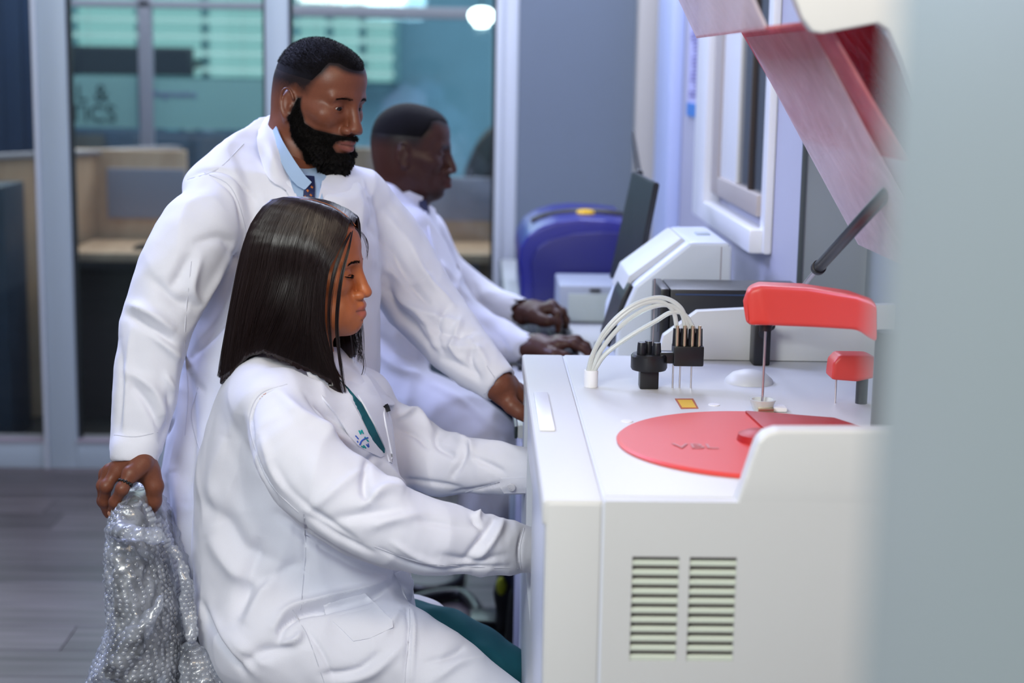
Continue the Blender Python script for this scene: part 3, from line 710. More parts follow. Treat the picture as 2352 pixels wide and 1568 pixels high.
m_ = MB(); m_.prism([(N2[0]-.014, z1_), (N2[0]-.012, z2_-.012), (N2[0]-.002, z2_), (N2[0]+.05, z2_), (N2[0]+.085, z2_-.018), (N2[0]+.085, z1_+.01), (N2[0]+.03, z1_-.003)], 'y', N2[1]-.026, N2[1]+.026, .007, 3).build('arm_cover', 'plastic_red', sb)
MB().cyl((N2[0], N2[1], MZ), (N2[0], N2[1], z1_+.005), .0016, seg=8).build('needle', 'steel', sb)
MB().cyl((N2[0]+.044, N2[1], MZ), (N2[0]+.044, N2[1], z1_+.005), .010, seg=20).build('column', 'black_satin', sb)
# upright white screen at the far end of the deck, hinge bracket, strut
UP = [W(1508, 822, 3.05), W(1522, 768, 3.05), W(1600, 712, 3.05), W(1760, 704, 3.05), W(2080, 696, 3.05), W(2080, 830, 3.05)]
MB().prism([(p[0], max(MZ+.0005, p[2])) for p in UP], 'y', 3.035, 3.062, .003).build('splash_guard', 'plastic_white', an)
bq = W(1748, 790, 3.0); MB().box(bq[0]-.016, bq[0]+.016, 2.985, 3.033, MZ, W(1748, 742, 3.0)[2], .004).build('hinge_bracket', 'black_plastic', an)
MB().cyl((bq[0], 2.984, W(1748, 762, 3.0)[2]), (bq[0], 2.978, W(1748, 762, 3.0)[2]), .009, seg=16).build('hinge_pin', 'black_satin', an)
gs = sub('gas_strut', tuple(W(1770, 748, 2.96)), an, 'black gas strut holding the lid open')
s0, s1, s2_ = W(1770, 748, 2.96), W(1882, 612, 2.64), W(2052, 425, 2.23)
MB().cyl(s0, s1, .0042, seg=14).build('rod', 'steel', gs); MB().cyl(s1, s2_, .0098, seg=22, bevel=.002).build('cylinder', 'black_plastic', gs); MB().cyl(Vector(s1)-(Vector(s2_)-Vector(s1)).normalized()*.012, s1, .0125, seg=22, bevel=.002).build('collar', 'black_satin', gs); MB().ball(s0, .009, 14).build('ball_joint', 'black_plastic', gs)
# lid
m = bpy.data.materials.new('smoked_red'); m.use_nodes = True; ntr = m.node_tree; ntr.nodes.clear(); M['smoked_red'] = m
def sheetmat(name, tcol, dcol, fac, gloss=.12):
    m = bpy.data.materials.new(name); m.use_nodes = True; nt = m.node_tree; nt.nodes.clear()
    o = nt.nodes.new('ShaderNodeOutputMaterial'); t = nt.nodes.new('ShaderNodeBsdfTransparent'); d = nt.nodes.new('ShaderNodeBsdfDiffuse'); tl = nt.nodes.new('ShaderNodeBsdfTranslucent'); g = nt.nodes.new('ShaderNodeBsdfGlossy')
    a = nt.nodes.new('ShaderNodeMixShader'); b = nt.nodes.new('ShaderNodeMixShader'); c = nt.nodes.new('ShaderNodeMixShader'); g.inputs['Roughness'].default_value = .18
    t.inputs[0].default_value = (*tcol, 1)
    tc = nt.nodes.new('ShaderNodeTexCoord'); n = nt.nodes.new('ShaderNodeTexNoise'); n.inputs['Scale'].default_value = 9; n.inputs['Detail'].default_value = 5; n.inputs['Distortion'].default_value = 1.5
    nt.links.new(tc.outputs['Object'], n.inputs['Vector']); mr = nt.nodes.new('ShaderNodeMapRange'); mr.inputs[1].default_value = .35; mr.inputs[2].default_value = .7; mr.inputs[3].default_value = fac-.10; mr.inputs[4].default_value = min(1, fac+.12); nt.links.new(n.outputs['Fac'], mr.inputs[0])
    for s__ in (d, tl): s__.inputs[0].default_value = (*dcol, 1)
    a.inputs[0].default_value = .5; nt.links.new(d.outputs[0], a.inputs[1]); nt.links.new(tl.outputs[0], a.inputs[2])
    nt.links.new(mr.outputs[0], b.inputs[0]); nt.links.new(t.outputs[0], b.inputs[1]); nt.links.new(a.outputs[0], b.inputs[2])
    c.inputs[0].default_value = gloss; nt.links.new(b.outputs[0], c.inputs[1]); nt.links.new(g.outputs[0], c.inputs[2]); nt.links.new(c.outputs[0], o.inputs[0])
    bn = nt.nodes.new('ShaderNodeTexNoise'); bn.inputs['Scale'].default_value = 14; bn.inputs['Detail'].default_value = 3; bn.inputs['Distortion'].default_value = 2; nt.links.new(tc.outputs['Object'], bn.inputs['Vector'])
    bp = nt.nodes.new('ShaderNodeBump'); bp.inputs['Strength'].default_value = .5; bp.inputs['Distance'].default_value = .01; nt.links.new(bn.outputs['Fac'], bp.inputs['Height']); nt.links.new(bp.outputs[0], g.inputs['Normal']); M[name] = m
sheetmat('smoked_red', (.88, .36, .40), (.86, .36, .40), .55)
sheetmat('milky_film', (.97, .90, .92), (.92, .84, .87), .64)
sheetmat('deep_red', (.60, .05, .08), (.50, .02, .05), .45)
LY0, LY1 = 2.06, 2.72
lid = sub('lid', (.55, 2.4, 1.25), an, 'open smoked red lid with cloudy protective film')
def at(px, py, Y=LY1): p = W(px, py, Y); return (p[0], p[2])
A_, B_, C_, D_, E_ = at(1530, -60), at(1600, 88), at(1702, 74), at(1845, 318), at(1968, 545)
def strip(pts, y0, y1, th, name, m, par, nsub=1):
    P = [Vector((p[0], 0, p[1])) for p in pts]; V_ = []; F_ = []; nn = []
    for i in range(len(P)):
        d = (P[min(i+1, len(P)-1)]-P[max(i-1, 0)]).normalized(); nn.append(Vector((-d.z, 0, d.x))*th)
    for y in (y0, y1):
        for i, p in enumerate(P): V_ += [(p.x, y, p.z), (p.x+nn[i].x, y, p.z+nn[i].z)]
    k = 2*len(P)
    for i in range(len(P)-1):
        a = 2*i; F_ += [(a, a+2, a+2+k, a+k), (a+1, a+1+k, a+3+k, a+3), (a, a+1, a+3, a+2), (a+k, a+2+k, a+3+k, a+1+k)]
    F_ += [(0, k, k+1, 1), (k-2, k-1, 2*k-1, 2*k-2)]
    m_ = MB(); m_.poly(V_, F_); bmesh.ops.recalc_face_normals(m_.bm, faces=m_.bm.faces[:]); return m_.build(name, m, par, angle=25)
strip([B_, C_, D_], LY0, LY1, .004, 'smoked_pane', 'smoked_red', lid)
strip([A_, B_], LY0, LY1, .004, 'lip', 'milky_film', lid)
strip([D_, E_], LY0, LY1, .004, 'lower_pane', 'milky_film', lid)
o_ = -.006
strip([(C_[0]+.004, C_[1]-.006), (D_[0]-.002, D_[1]-.010), (E_[0]-.002, E_[1]-.010), (E_[0]+.03, E_[1]-.012)], LY0+.10, LY1-.02, .0015, 'protective_film', 'milky_film', lid)
strip([(C_[0]+.03, C_[1]+.05), (D_[0]+.05, D_[1]+.05), (E_[0]+.06, E_[1]+.06)], LY0+.03, LY0+.34, .004, 'inner_shield', 'deep_red', lid)
for p_, q__ in ((C_, D_), (D_, E_)): pass
nr_ = [at(1800, -80, LY0-.02), at(1818, -10, LY0-.02), at(1840, 45, LY0-.02), at(1862, 74, LY0-.02), at(1885, 78, LY0-.02), at(1960, 64, LY0-.02), at(2010, 54, LY0-.02), at(2035, 70, LY0-.02), at(2060, 130, LY0-.02), at(2120, 300, LY0-.02), at(2160, 300, LY0-.02), at(2160, -80, LY0-.02)]
MB().prism(nr_, 'y', LY0-.035, LY0-.005, .004, 3).build('end_cap', 'plastic_white', lid)
fp = at(1985, 235, 2.5); MB().cyl((fp[0], 2.5, fp[1]), (fp[0]-.01, 2.5, fp[1]+.008), .006, seg=12).build('screw', 'black_plastic', lid)
# tall cabinet right in front of the camera's right edge
mat('near_grey', (.205, .235, .24), .45, var=.04, vscale=3)
fc = thing('tall_cabinet', (.30, .56, 0), 'tall plain grey cabinet very close at the right edge, out of focus', 'cabinet')
fx0 = W(2010, 784, .60)[0]
MB().box(fx0, .52, .36, .60, .04, 2.30, .004).build('body', 'near_grey', fc); MB().box(fx0+.01, .51, .37, .59, 0, .04).build('plinth', 'black_panel', fc); MB().box(fx0+.012, .505, .352, .36, .10, 2.24, .003).build('door', 'near_grey', fc); MB().box(.47, .482, .338, .352, 1.0, 1.2, .003).build('handle', 'alu_frame', fc)

# ------------------------------------------------------------------ bench and what stands on it
BT = .845
mat('bench_top', (.50, .51, .51), .35); mat('bench_front', (.50, .52, .66), .4); mat('bench_edge', (.02, .03, .03), .3)
be = thing('lab_bench', (.36, 4.5, 0), 'long pale laboratory bench along the right wall behind the analyser', 'bench')
MB().box(.082, XR-.001, 3.14, 5.94, BT-.028, BT, .004).build('worktop', 'bench_top', be); MB().box(.076, .082, 3.14, 5.94, BT-.028, BT-.002, .002).build('edge_strip', 'bench_edge', be)
MB().box(.11, XR-.001, 3.16, 3.62, .08, BT-.028).box(.11, XR-.001, 4.525, 5.90, .08, BT-.028).build('carcass', 'bench_front', be, smooth=False)
MB().box(.15, XR-.001, 3.18, 3.60, 0, .08).box(.15, XR-.001, 4.55, 5.88, 0, .08).build('plinth', 'black_panel', be)
for i in (0, 3, 4, 5):
    a = 3.17+i*.452; d_ = MB().box(.094, .11, a, a+.446, .10, BT-.034, .003).build('door', 'bench_front', be)
    for k in range(5): MB().box(.0915, .094, a+.05+k*.08, a+.075+k*.08, .12, BT-.06, .001).build('rib', 'bench_front', d_)
    MB().box(.078, .094, a+.40, a+.412, .45, .62, .002).build('handle', 'alu_frame', d_)
kb = thing('keyboard', (.16, 3.93, BT), 'black keyboard under the typing hands', 'keyboard')
MB().box(.095, .250, 3.72, 4.32, BT, BT+.014, .004).build('body', 'black_satin', kb)
base = None
for i in range(5):
    for j in range(15):
        if base is None: base = MB().box(-.0125, .0125, -.0170, .0170, 0, .006, .002, 1).build('key', 'black_plastic', None); o = base
        else: o = base.copy(); COL.objects.link(o)
        o.parent = kb; o.location = (.115+i*.0285-.16, 3.750+j*.0385-3.93, .014)
# black computer lying across
pc = thing('computer_case', (.49, 3.22, BT), 'flat black computer case lying on the bench just behind the analyser', 'computer')
px0, px1 = W(1517, 680, 3.14)[0], W(1852, 680, 3.14)[0]; pz = W(1600, 665, 3.14)[2]
MB().box(px0+.020, min(px1, XR-.004), 3.145, 3.298, BT+.006, pz, .004).build('body', 'black_satin', pc)
MB().box(px0, px0+.019, 3.143, 3.30, BT+.006, pz+.001, .005).build('front_bezel', 'black_plastic', pc)
MB().box(px0-.001, px0+.001, 3.17, 3.20, pz-.09, pz-.03).build('port_panel', 'black_satin', pc); MB().box(px0+.03, px1-.03, 3.1435, 3.1455, pz-.012, pz-.009).build('trim_line', 'blue_panel', pc)
for q in (px0+.04, px1-.04): MB().cyl((q, 3.22, BT), (q, 3.22, BT+.007), .012, seg=16).build('foot', 'black_plastic', pc)
# second analyser: white with a sloping face
mat('white_blue', (.72, .78, .88), .35, var=.02)
m2 = thing('bench_analyser', (.45, 3.53, BT), 'white bench-top analyser with a sloping face and dark screen strip', 'analyser')
Ya, Yb = 3.36, 3.70
def a2(px, py, Y=Ya): p = W(px, py, Y); return (p[0], p[2])
pr = [a2(1584, 556), a2(1672, 556), a2(1684, 568), (a2(1686, 600)[0], BT+.002), (a2(1408, 800)[0], BT+.002), a2(1418, 745), a2(1458, 655)]
MB().prism(pr, 'y', Ya, Yb, .010, 3).build('housing', 'white_blue', m2)
MB().prism([a2(1583, 560), a2(1457, 655), a2(1436, 700), a2(1430, 690), a2(1450, 640), a2(1571, 552)], 'y', Ya+.05, Yb-.05, .003).build('sloping_cover', 'plastic_white', m2)
MB().prism([a2(1456, 660), a2(1440, 690), a2(1402, 800), a2(1394, 796), a2(1428, 690), a2(1446, 655)], 'y', Ya+.01, Ya+.20, .002).build('screen_strip', 'black_satin', m2)
MB().box(a2(1655, 600)[0], a2(1657, 600)[0], Ya-.001, Ya+.002, BT+.01, a2(1600, 566)[1]).build('panel_joint', 'mauve', m2)
t_ = W(1600, 540, 3.5); MB().box(t_[0]+.0, t_[0]+.03, 3.50, 3.54, a2(1600, 556)[1], a2(1600, 556)[1]+.004, .001).build('power_button', 'alu_frame', m2)
# tilted monitor
mo_ = thing('monitor', tuple(W(1440, 700, 3.95)), 'thin dark monitor seen edge-on leaning beside the blue machine', 'monitor')
q4 = [W(1516, 421, 3.76), W(1464, 396, 4.12), W(1411, 640, 4.12), W(1470, 655, 3.76)]
def thick_quad(q, th, name, m, par, bev=.003):
    q = [Vector(p) for p in q]; n = (q[1]-q[0]).cross(q[3]-q[0]).normalized()*th; m_ = MB(); m_.poly([tuple(p) for p in q]+[tuple(p+n) for p in q], [(0, 1, 2, 3), (7, 6, 5, 4), (0, 4, 5, 1), (1, 5, 6, 2), (2, 6, 7, 3), (3, 7, 4, 0)])
    bmesh.ops.recalc_face_normals(m_.bm, faces=m_.bm.faces[:]); bmesh.ops.bevel(m_.bm, geom=m_.bm.edges[:], offset=bev, segments=2, affect='EDGES'); return m_.build(name, m, par)
thick_quad(q4, .014, 'display', 'black_satin', mo_)
ms = W(1452, 640, 3.94); MB().box(ms[0]-.004, ms[0]+.02, 3.90, 3.98, BT+.01, ms[2]+.08, .006).build('stand', 'black_plastic', mo_); MB().box(ms[0]-.08, ms[0]+.08, 3.905, 4.08, BT, BT+.012, .004).build('base', 'black_plastic', mo_)
thick_quad([W(1452, 300, 4.30), W(1458, 300, 4.30), W(1474, 396, 4.14), W(1462, 400, 4.14)], .02, 'camera_arm', 'gasket', mo_, .001); MB().ball(W(1467, 399, 4.13), .012, 14).build('joint', 'black_satin', mo_)
# blue machine
mat('deep_blue', (.018, .020, .22), .30, var=.05); mat('deep_blue_dark', (.012, .013, .15), .35); mat('grey_light', (.36, .40, .48), .4); mat('screen_pale', (.42, .47, .44), .4); mat('yellow', (.80, .48, .01), .4)
bm_ = thing('blue_machine', (.27, 5.0, BT), 'rounded deep blue bench-top machine with a yellow knob on top', 'machine')
Y5 = 4.78
def b5(px, py): p = W(px, py, Y5); return (p[0], p[2])
arc = [b5(1196, 640), b5(1190, 600), b5(1194, 570), b5(1212, 540), b5(1240, 520), b5(1280, 507), b5(1330, 502), b5(1390, 505), b5(1450, 512)]
MB().prism([(arc[0][0], BT+.001)]+arc+[(arc[-1][0]+.02, BT+.001)], 'y', Y5, 5.35, .012, 3).build('housing', 'deep_blue', bm_)
a2_ = [b5(1222, 650), b5(1218, 600), b5(1232, 570), b5(1262, 548), b5(1310, 536), b5(1380, 532), b5(1440, 534)]
MB().prism([(a2_[0][0], BT+.004)]+a2_+[(a2_[-1][0], BT+.004)], 'y', Y5-.010, Y5+.01, .006, 3).build('front_cover', 'deep_blue_dark', bm_)
m_ = MB(); m_.tube([W(px, py, 5.0) for px, py in ((1222, 512), (1250, 500), (1300, 491), (1350, 489), (1400, 492), (1440, 500))], .016, 12, 5).build('top_band', 'black_plastic', bm_)
kz = W(1345, 490, 4.95); MB().lathe((kz[0], kz[1], kz[2]-.004), [(.001, 0), (.026, 0), (.029, .006), (.024, .014), (.001, .018)], 28).build('knob', 'yellow', bm_)
kz = W(1258, 512, 4.85); MB().lathe((kz[0], kz[1], kz[2]-.012), [(.001, 0), (.016, 0), (.016, .008), (.010, .012), (.001, .013)], 20).build('silver_cap', 'steel', bm_)
# pale grey reader
rd = thing('plate_reader', (.30, 4.5, BT), 'small grey box with a pale front panel before the blue machine', 'instrument')
gx0, gx1 = W(1284, 700, 4.45)[0], W(1440, 700, 4.45)[0]; gz = W(1340, 656, 4.45)[2]
MB().box(gx0, gx1, 4.45, 4.72, BT+.004, gz, .006).build('housing', 'grey_light', rd); MB().box(gx0+.025, gx1-.002, 4.440, 4.452, BT+.006, gz-.022, .002).build('front_panel', 'screen_pale', rd); MB().box(gx0+.085, gx0+.115, 4.443, 4.452, gz-.016, gz-.008, .001).build('button', 'black_plastic', rd)
for q in (gx0+.03, gx1-.03): MB().cyl((q, 4.55, BT), (q, 4.55, BT+.005), .01, seg=12).build('foot', 'black_plastic', rd)
# stool of the second man
st_ = thing('lab_stool', (W(930, 900, 4.08)[0], 4.08, 0), 'round dark stool under the clean-shaven man', 'stool')
xs = W(925, 900, 4.08)[0]; zs = W(925, 1030, 4.08)[2]-.03
MB().lathe((xs, 4.08, zs-.06), [(.001, 0), (.17, 0), (.185, .02), (.18, .05), (.15, .06), (.001, .062)], 36).build('seat', 'black_satin', st_); MB().cyl((xs, 4.08, .09), (xs, 4.08, zs-.06), .022, seg=18).build('column', 'steel', st_)
for i in range(5): a = i*1.257+.3; q = (xs+.26*math.cos(a), 4.08+.26*math.sin(a)); MB().cyl((xs, 4.08, .10), (q[0], q[1], .06), .020, .014, 12).ball((q[0], q[1], .027), .027, 14).build('leg', 'black_plastic', st_)
# cables on the floor
for nm, lab, pts, rr in (('cable', 'thick black cable looping on the floor behind the woman’s knees', [(880, 1330), (960, 1352), (1020, 1350), (1056, 1328), (1050, 1300)], .016),
                    ('cable', 'grey-black hose curving over the floor toward the bench', [(900, 1398), (980, 1372), (1050, 1364), (1080, 1380), (1098, 1408)], .020)):
    P = [WZ(a, b, rr+.002) for a, b in pts]; o = MB().tube(P, rr, 12, 6).build(nm, 'black_plastic', None); tag(o, lab.replace('’', "'"), 'cable')
ad = thing('power_adapter', tuple(WZ(1128, 1440, 0)), 'small black power adapter on the floor by the bench', 'adapter')
q = WZ(1120, 1446, 0); MB().box(q[0]-.05, q[0]+.04, q[1]-.06, q[1]+.06, 0.001, .045, .008).build('body', 'black_plastic', ad); MB().tube([(q[0], q[1]+.06, .02), (q[0]+.02, q[1]+.14, .01), (q[0]+.06, q[1]+.20, .01)], .004, 8).build('lead', 'black_plastic', ad)
# ------------------------------------------------------------------ people: shared anatomy
def frame(psi, theta, roll=0):
    f = np.array([math.cos(psi)*math.cos(theta), -math.sin(psi)*math.cos(theta), -math.sin(theta)])
    l = np.array([math.sin(psi), math.cos(psi), 0.0]); u = np.cross(f, l)
    return np.stack([f, l*math.cos(roll)+u*math.sin(roll), -l*math.sin(roll)+u*math.cos(roll)], 1)   # columns: forward, left, up
def head(sc, o, A, s, p):
    g = p.get
    def L(x, y, z): return o+A@(np.array([x, y, z])*s)
    def E(c, r, k, mode='u', tilt=0.0, yaw=0.0):
        B = A
        if tilt: B = A@np.array([[math.cos(tilt), 0, math.sin(tilt)], [0, 1, 0], [-math.sin(tilt), 0, math.cos(tilt)]])
        if yaw: B = B@np.array([[math.cos(yaw), -math.sin(yaw), 0], [math.sin(yaw), math.cos(yaw), 0], [0, 0, 1]])
        sc.ell(L(*c), np.array(r)*s, k*s, B, mode)
    def C(a, b, ra, rb, k, mode='u'): sc.cone(L(*a), L(*b), ra*s, rb*s, k*s, mode)
    wd_ = g('wide', 1.0)
    E((-.016, 0, .034), (.095, .074*wd_, .084), .03)
    E((-.050, 0, .000), (.055, .060*wd_, .060), .03)
    E((.036, 0, .046), (.049, .060*wd_, .052), .03)
    E((.025, 0, -.030), (.055, .060*wd_, .072), .03)
    for q in (-1, 1):
        C((-.002, q*.053*wd_, -.052), (.048, q*.027, -.094), .016, .016, .028)
        E((.052, q*.040*wd_, -.024), (.023, .021, .019), .022)
        C((.080, q*.010, .019), (.066, q*.045, .017), .010, .009, .014)
        C((-.005, q*.060*wd_, -.012), (.050, q*.053*wd_, -.020), .008, .008, .02)
    E((.063, 0, -.101), (.022, .024, .018), .02)
    E((.069, 0, -.068), (.024, .032, .026), .02)
    C((.02, 0, -.090), (.058, 0, -.104), .02, .014, .02)
    for q in (-1, 1):
        E((.092, q*.032, -.001), (.016, .019, .0135), .016, 's')
        E((.0655, q*.0315, -.003), (.0140, .0160, .0138), .004)
        op = g('open', .0042)
        E((.0835, q*.0320, -.0040), (.0120, .0150, op), .0015, 's', yaw=q*.35)
    nz = g('nose', 1.0); nw = g('nosew', 1.0)
    C((.082, 0, .010), (.0975, 0, -.030), .0085, .0095*nw, .012)
    E((.1020, 0, -.0400), (.0125*nz, .0125*nw, .0105), .008)
    for q in (-1, 1):
        E((.0915, q*.0155*nw, -.0450), (.0125, .0085, .0088), .006)
        E((.0985, q*.0075*nw, -.0540), (.0060, .0042, .0045), .003, 's')
    fl = g('lips', 1.0); lx = g('lipx', 0.0)
    C((.0915+lx, -.007, -.0655), (.0915+lx, .007, -.0655), .0066*fl, .0066*fl, .006)
    C((.0915+lx, 0, -.0820), (.0905+lx, 0, -.0820), .0085*fl, .0085*fl, .007)
    for q in (-1, 1):
        C((.0915+lx, q*.006, -.0668), (.078, q*.0255, -.0722), .0062*fl, .0035, .005)
        C((.0905+lx, q*.004, -.0815), (.078, q*.0225, -.0752), .0078*fl, .0038, .005)
        sc.chain([L(.1035+lx, 0, -.0742), L(.097+lx*.8, q*.012, -.0738), L(.080, q*.028, -.0728)], [.0013*s, .0013*s, .0012*s], .0022*s, 3, 's')
    E((.0970, 0, -.0950), (.0075, .020, .0048), .010, 's')
    if not lx: E((.104, 0, -.0600), (.0035, .0035, .006), .006, 's')
    else: E((.0885, 0, -.0600), (.0075, .014, .010), .010)
    for q in (-1, 1):                            # ears
        ex = g('earx', -.012); ez = g('earz', -.012)
        E((ex, q*.072*wd_, ez), (.0165, .0105, .029), .008, tilt=-.2, yaw=q*-.35)
        ring = []
        for a in np.linspace(-2.2, 2.6, 9):
            ring.append(L(ex-.003-.0165*math.sin(a+.2)*(-1)*-1 if False else ex+.001-.0165*math.cos(a-.2)*1.0, q*(.081*wd_+.003*math.cos(a)), ez+.002+.0285*math.sin(a+.15)))
        sc.chain(ring, [.0028*s]*9, .003*s, 3)
        E((ex+.003, q*.0845*wd_, ez+.004), (.0085, .0065, .0175), .004, 's', tilt=-.2)
        E((ex+.008, q*.078*wd_, ez-.004), (.004, .004, .006), .004)
        E((ex+.004, q*.077*wd_, ez-.0245), (.0070, .0042, .0085), .005)
    return L
def finger_chain(sc, M, o, base, lens, curl, r0, r1, side=0.0, spread=0.0):
    p = np.array(base, float); a = 0.0; pts = [p.copy()]; d0 = np.array([math.cos(spread), math.sin(spread), 0.0])
    for l, c in zip(lens, curl):
        a += c; p = p+l*(d0*math.cos(a)+np.array([0, 0, -1.0])*math.sin(a)); pts.append(p.copy())
    W_ = [o+M@q for q in pts]; rr = np.linspace(r0, r1, len(pts))
    for i in range(len(pts)-1): sc.cone(W_[i], W_[i+1], rr[i], rr[i+1], .004)
    for q, r in zip(W_[1:-1], rr[1:-1]): sc.ell(q, [r*1.1]*3, .004)
    return W_
def hand(sc, o, M, curls, s=1.0, thumb=None, mirror=1, spreads=(.10, .02, -.07, -.17)):
    """o wrist, M columns: to fingers, towards thumb, out of the back of the hand"""
    M = np.asarray(M)*s
    def P(x, y, z): return o+M@np.array([x, y, z])
    n = M[:, 2]/s
    mc = [(.090, .030, .002), (.095, .010, .005), (.090, -.011, .003), (.080, -.030, -.001)]
    for m in mc: sc.cone(P(.004, m[1]*.55, 0), P(*m), .0165*s, .0125*s, .016)
    sc.cone(P(-.03, 0, 0), P(.02, 0, 0), .026*s, .027*s, .02, flat=(n, .78))
    sc.cone(P(.02, .022, -.010), P(.060, .036, -.010), .019*s, .014*s, .012)
    L4 = [(.044, .027, .021), (.049, .031, .022), (.045, .029, .022), (.035, .022, .019)]
    tips = []
    for m, l, c, sp in zip(mc, L4, curls, spreads):
        tips.append(finger_chain(sc, M, o, m, l, c, .0103*s, .0078*s, spread=sp))
    th = thumb or [(.020, .026, -.010), (.055, .052, -.022), (.084, .060, -.034), (.106, .060, -.040)]
    T = [P(*q) for q in th]
    for i, r in enumerate([(.0165, .0125), (.0125, .0110), (.0110, .0085)]): sc.cone(T[i], T[i+1], r[0]*s, r[1]*s, .005)
    for i in range(4): sc.ell(P(mc[i][0], mc[i][1], mc[i][2]+.004), [.0105*s]*3, .006)
    return tips, T
def head_colour(V, o, A, s, skin, lip, p):
    q = ((V-o)@A)/s; C = np.tile(np.array(skin, float), (len(V), 1))
    x, y, z = q[:, 0], np.abs(q[:, 1]), q[:, 2]
    inhead = (np.abs(z) < .16) & (np.linalg.norm(q, axis=1) < .16)
    def blend(m, c): 
        m = np.clip(m, 0, 1)*inhead; C[:] = C*(1-m[:, None])+np.array(c)*m[:, None]
    # lips
    w = np.clip(1-(y/.028)**2, 0, 1); zl = -.0745+.004*np.exp(-(y/.006)**2)*-1
    m = (x > .070)*np.clip((w*.0155-np.abs(z+.0755))/.002, 0, 1)
    blend(m*.85, lip)
    blend((x > .07)*np.exp(-((z+.0742)/.0016)**2)*(y < .028)*.75, np.array(skin)*.18)
    # warmer cheeks, nose; darker sockets
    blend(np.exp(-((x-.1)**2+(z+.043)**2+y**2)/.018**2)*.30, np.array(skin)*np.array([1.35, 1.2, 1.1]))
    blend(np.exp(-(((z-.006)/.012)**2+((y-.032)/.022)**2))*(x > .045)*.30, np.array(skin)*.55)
    return C, q, blend
def poly_mask(x, z, pts, soft=.004):
    """signed soft inside test for a polygon in the head's side view"""
    P = np.array(pts, float); n = len(P); ins = np.zeros(len(x), bool); dist = np.full(len(x), 9.0)
    j = n-1
    for i in range(n):
        a, b = P[j], P[i]
        c = ((a[1] > z) != (b[1] > z)); xx = (b[0]-a[0])*(z-a[1])/(b[1]-a[1]+1e-12)+a[0]; ins ^= c & (x < xx)
        ba = b-a; t = np.clip(((x-a[0])*ba[0]+(z-a[1])*ba[1])/(ba@ba+1e-12), 0, 1)
        dist = np.minimum(dist, np.hypot(x-a[0]-t*ba[0], z-a[1]-t*ba[1])); j = i
    return np.clip(0.5+np.where(ins, dist, -dist)/(2*soft), 0, 1), np.where(ins, dist, -dist)
def shell(name, V, Q, N, amount, material, parent, thresh=0.0003, rough=0.0, C=None, seed=0):
    """hair that follows the skin: the masked faces pushed out along their normals, closed at the rim"""
    keep = (amount[Q] > .00015).any(1); q = Q[keep]; amount = np.maximum(amount-thresh, -.0012)
    used = np.unique(q); mp = np.full(len(V), -1); mp[used] = np.arange(len(used)); q = mp[q]
    v = V[used]; n = N[used]; a = amount[used]
    a = a*(1+rough*noise(v, 160, seed)*.6+rough*noise(v, 420, seed+1)*.5)
    top = v+n*a[:, None]; bot = v-n*0.0018; k = len(v)
    E = np.vstack([q[:, [i, (i+1) % q.shape[1]]] for i in range(q.shape[1])])
    S_ = set(map(tuple, E.tolist())); rim = [(a_, b_) for a_, b_ in S_ if (b_, a_) not in S_]
    Fc = [tuple(f) for f in q.tolist()]+[tuple(int(i)+k for i in f[::-1]) for f in q.tolist()]+[(b_, a_, a_+k, b_+k) for a_, b_ in rim]
    me = mesh_np(name, np.vstack([top, bot]), Fc)
    if C is not None: tint(me, np.vstack([C[used], C[used]]))
    return link(name, me, material, parent)
def hair_fibres(name, roots, dirs, lens, rad, material, parent, nseg=3, bend=0.4, seed=0):
    """short hairs as thin tapered blades with three sides"""
    r = np.random.default_rng(seed); n = len(roots); t = np.linspace(0, 1, nseg+1)
    d = dirs/np.linalg.norm(dirs, axis=1)[:, None]; side = np.cross(d, r.normal(size=(n, 3))); side /= np.linalg.norm(side, axis=1)[:, None]
    up = np.cross(side, d); bv = r.normal(size=(n, 1))*bend
    P = roots[:, None, :]+d[:, None, :]*(lens[:, None, None]*t[None, :, None])+side[:, None, :]*(bv[:, :, None]*lens[:, None, None]*(t**2)[None, :, None])
    rr = rad*(1-.85*t); V = []
    for k in range(3):
        a = 2.094*k; V.append(P+(side[:, None, :]*math.cos(a)+up[:, None, :]*math.sin(a))*rr[None, :, None])
    V = np.stack(V, 2).reshape(-1, 3); m = (nseg+1)*3; Q = []
    for i in range(nseg):
        for k in range(3): Q.append((i*3+k, i*3+(k+1) % 3, (i+1)*3+(k+1) % 3, (i+1)*3+k))
    Q = (np.array(Q)[None]+np.arange(n)[:, None, None]*m).reshape(-1, 4)
    return link(name, mesh_np(name, V, Q), material, parent)
def cloth_obj(name, sc, h, material, parent, strk=(), wob=0.0025, seed=0, sm=2, wsc=7, extra=None):
    V, Q = sc.mesh(h); V, Q = main_island(V, Q); V = smooth_v(V, Q, sm)
    N = normals(V, Q)
    V = V+N*((noise(V*np.array([1, 1, .55]), wsc, seed, True)*wob)+noise(V, wsc*2.3, seed+2)*wob*.35)[:, None]
    if extra is not None: V = extra(V, N)
    N = normals(V, Q); V = strokes(V, N, strk); V = smooth_v(V, Q, 1, .4)
    o = link(name, mesh_np(name, V, Q), material, parent)
    return o, V, Q
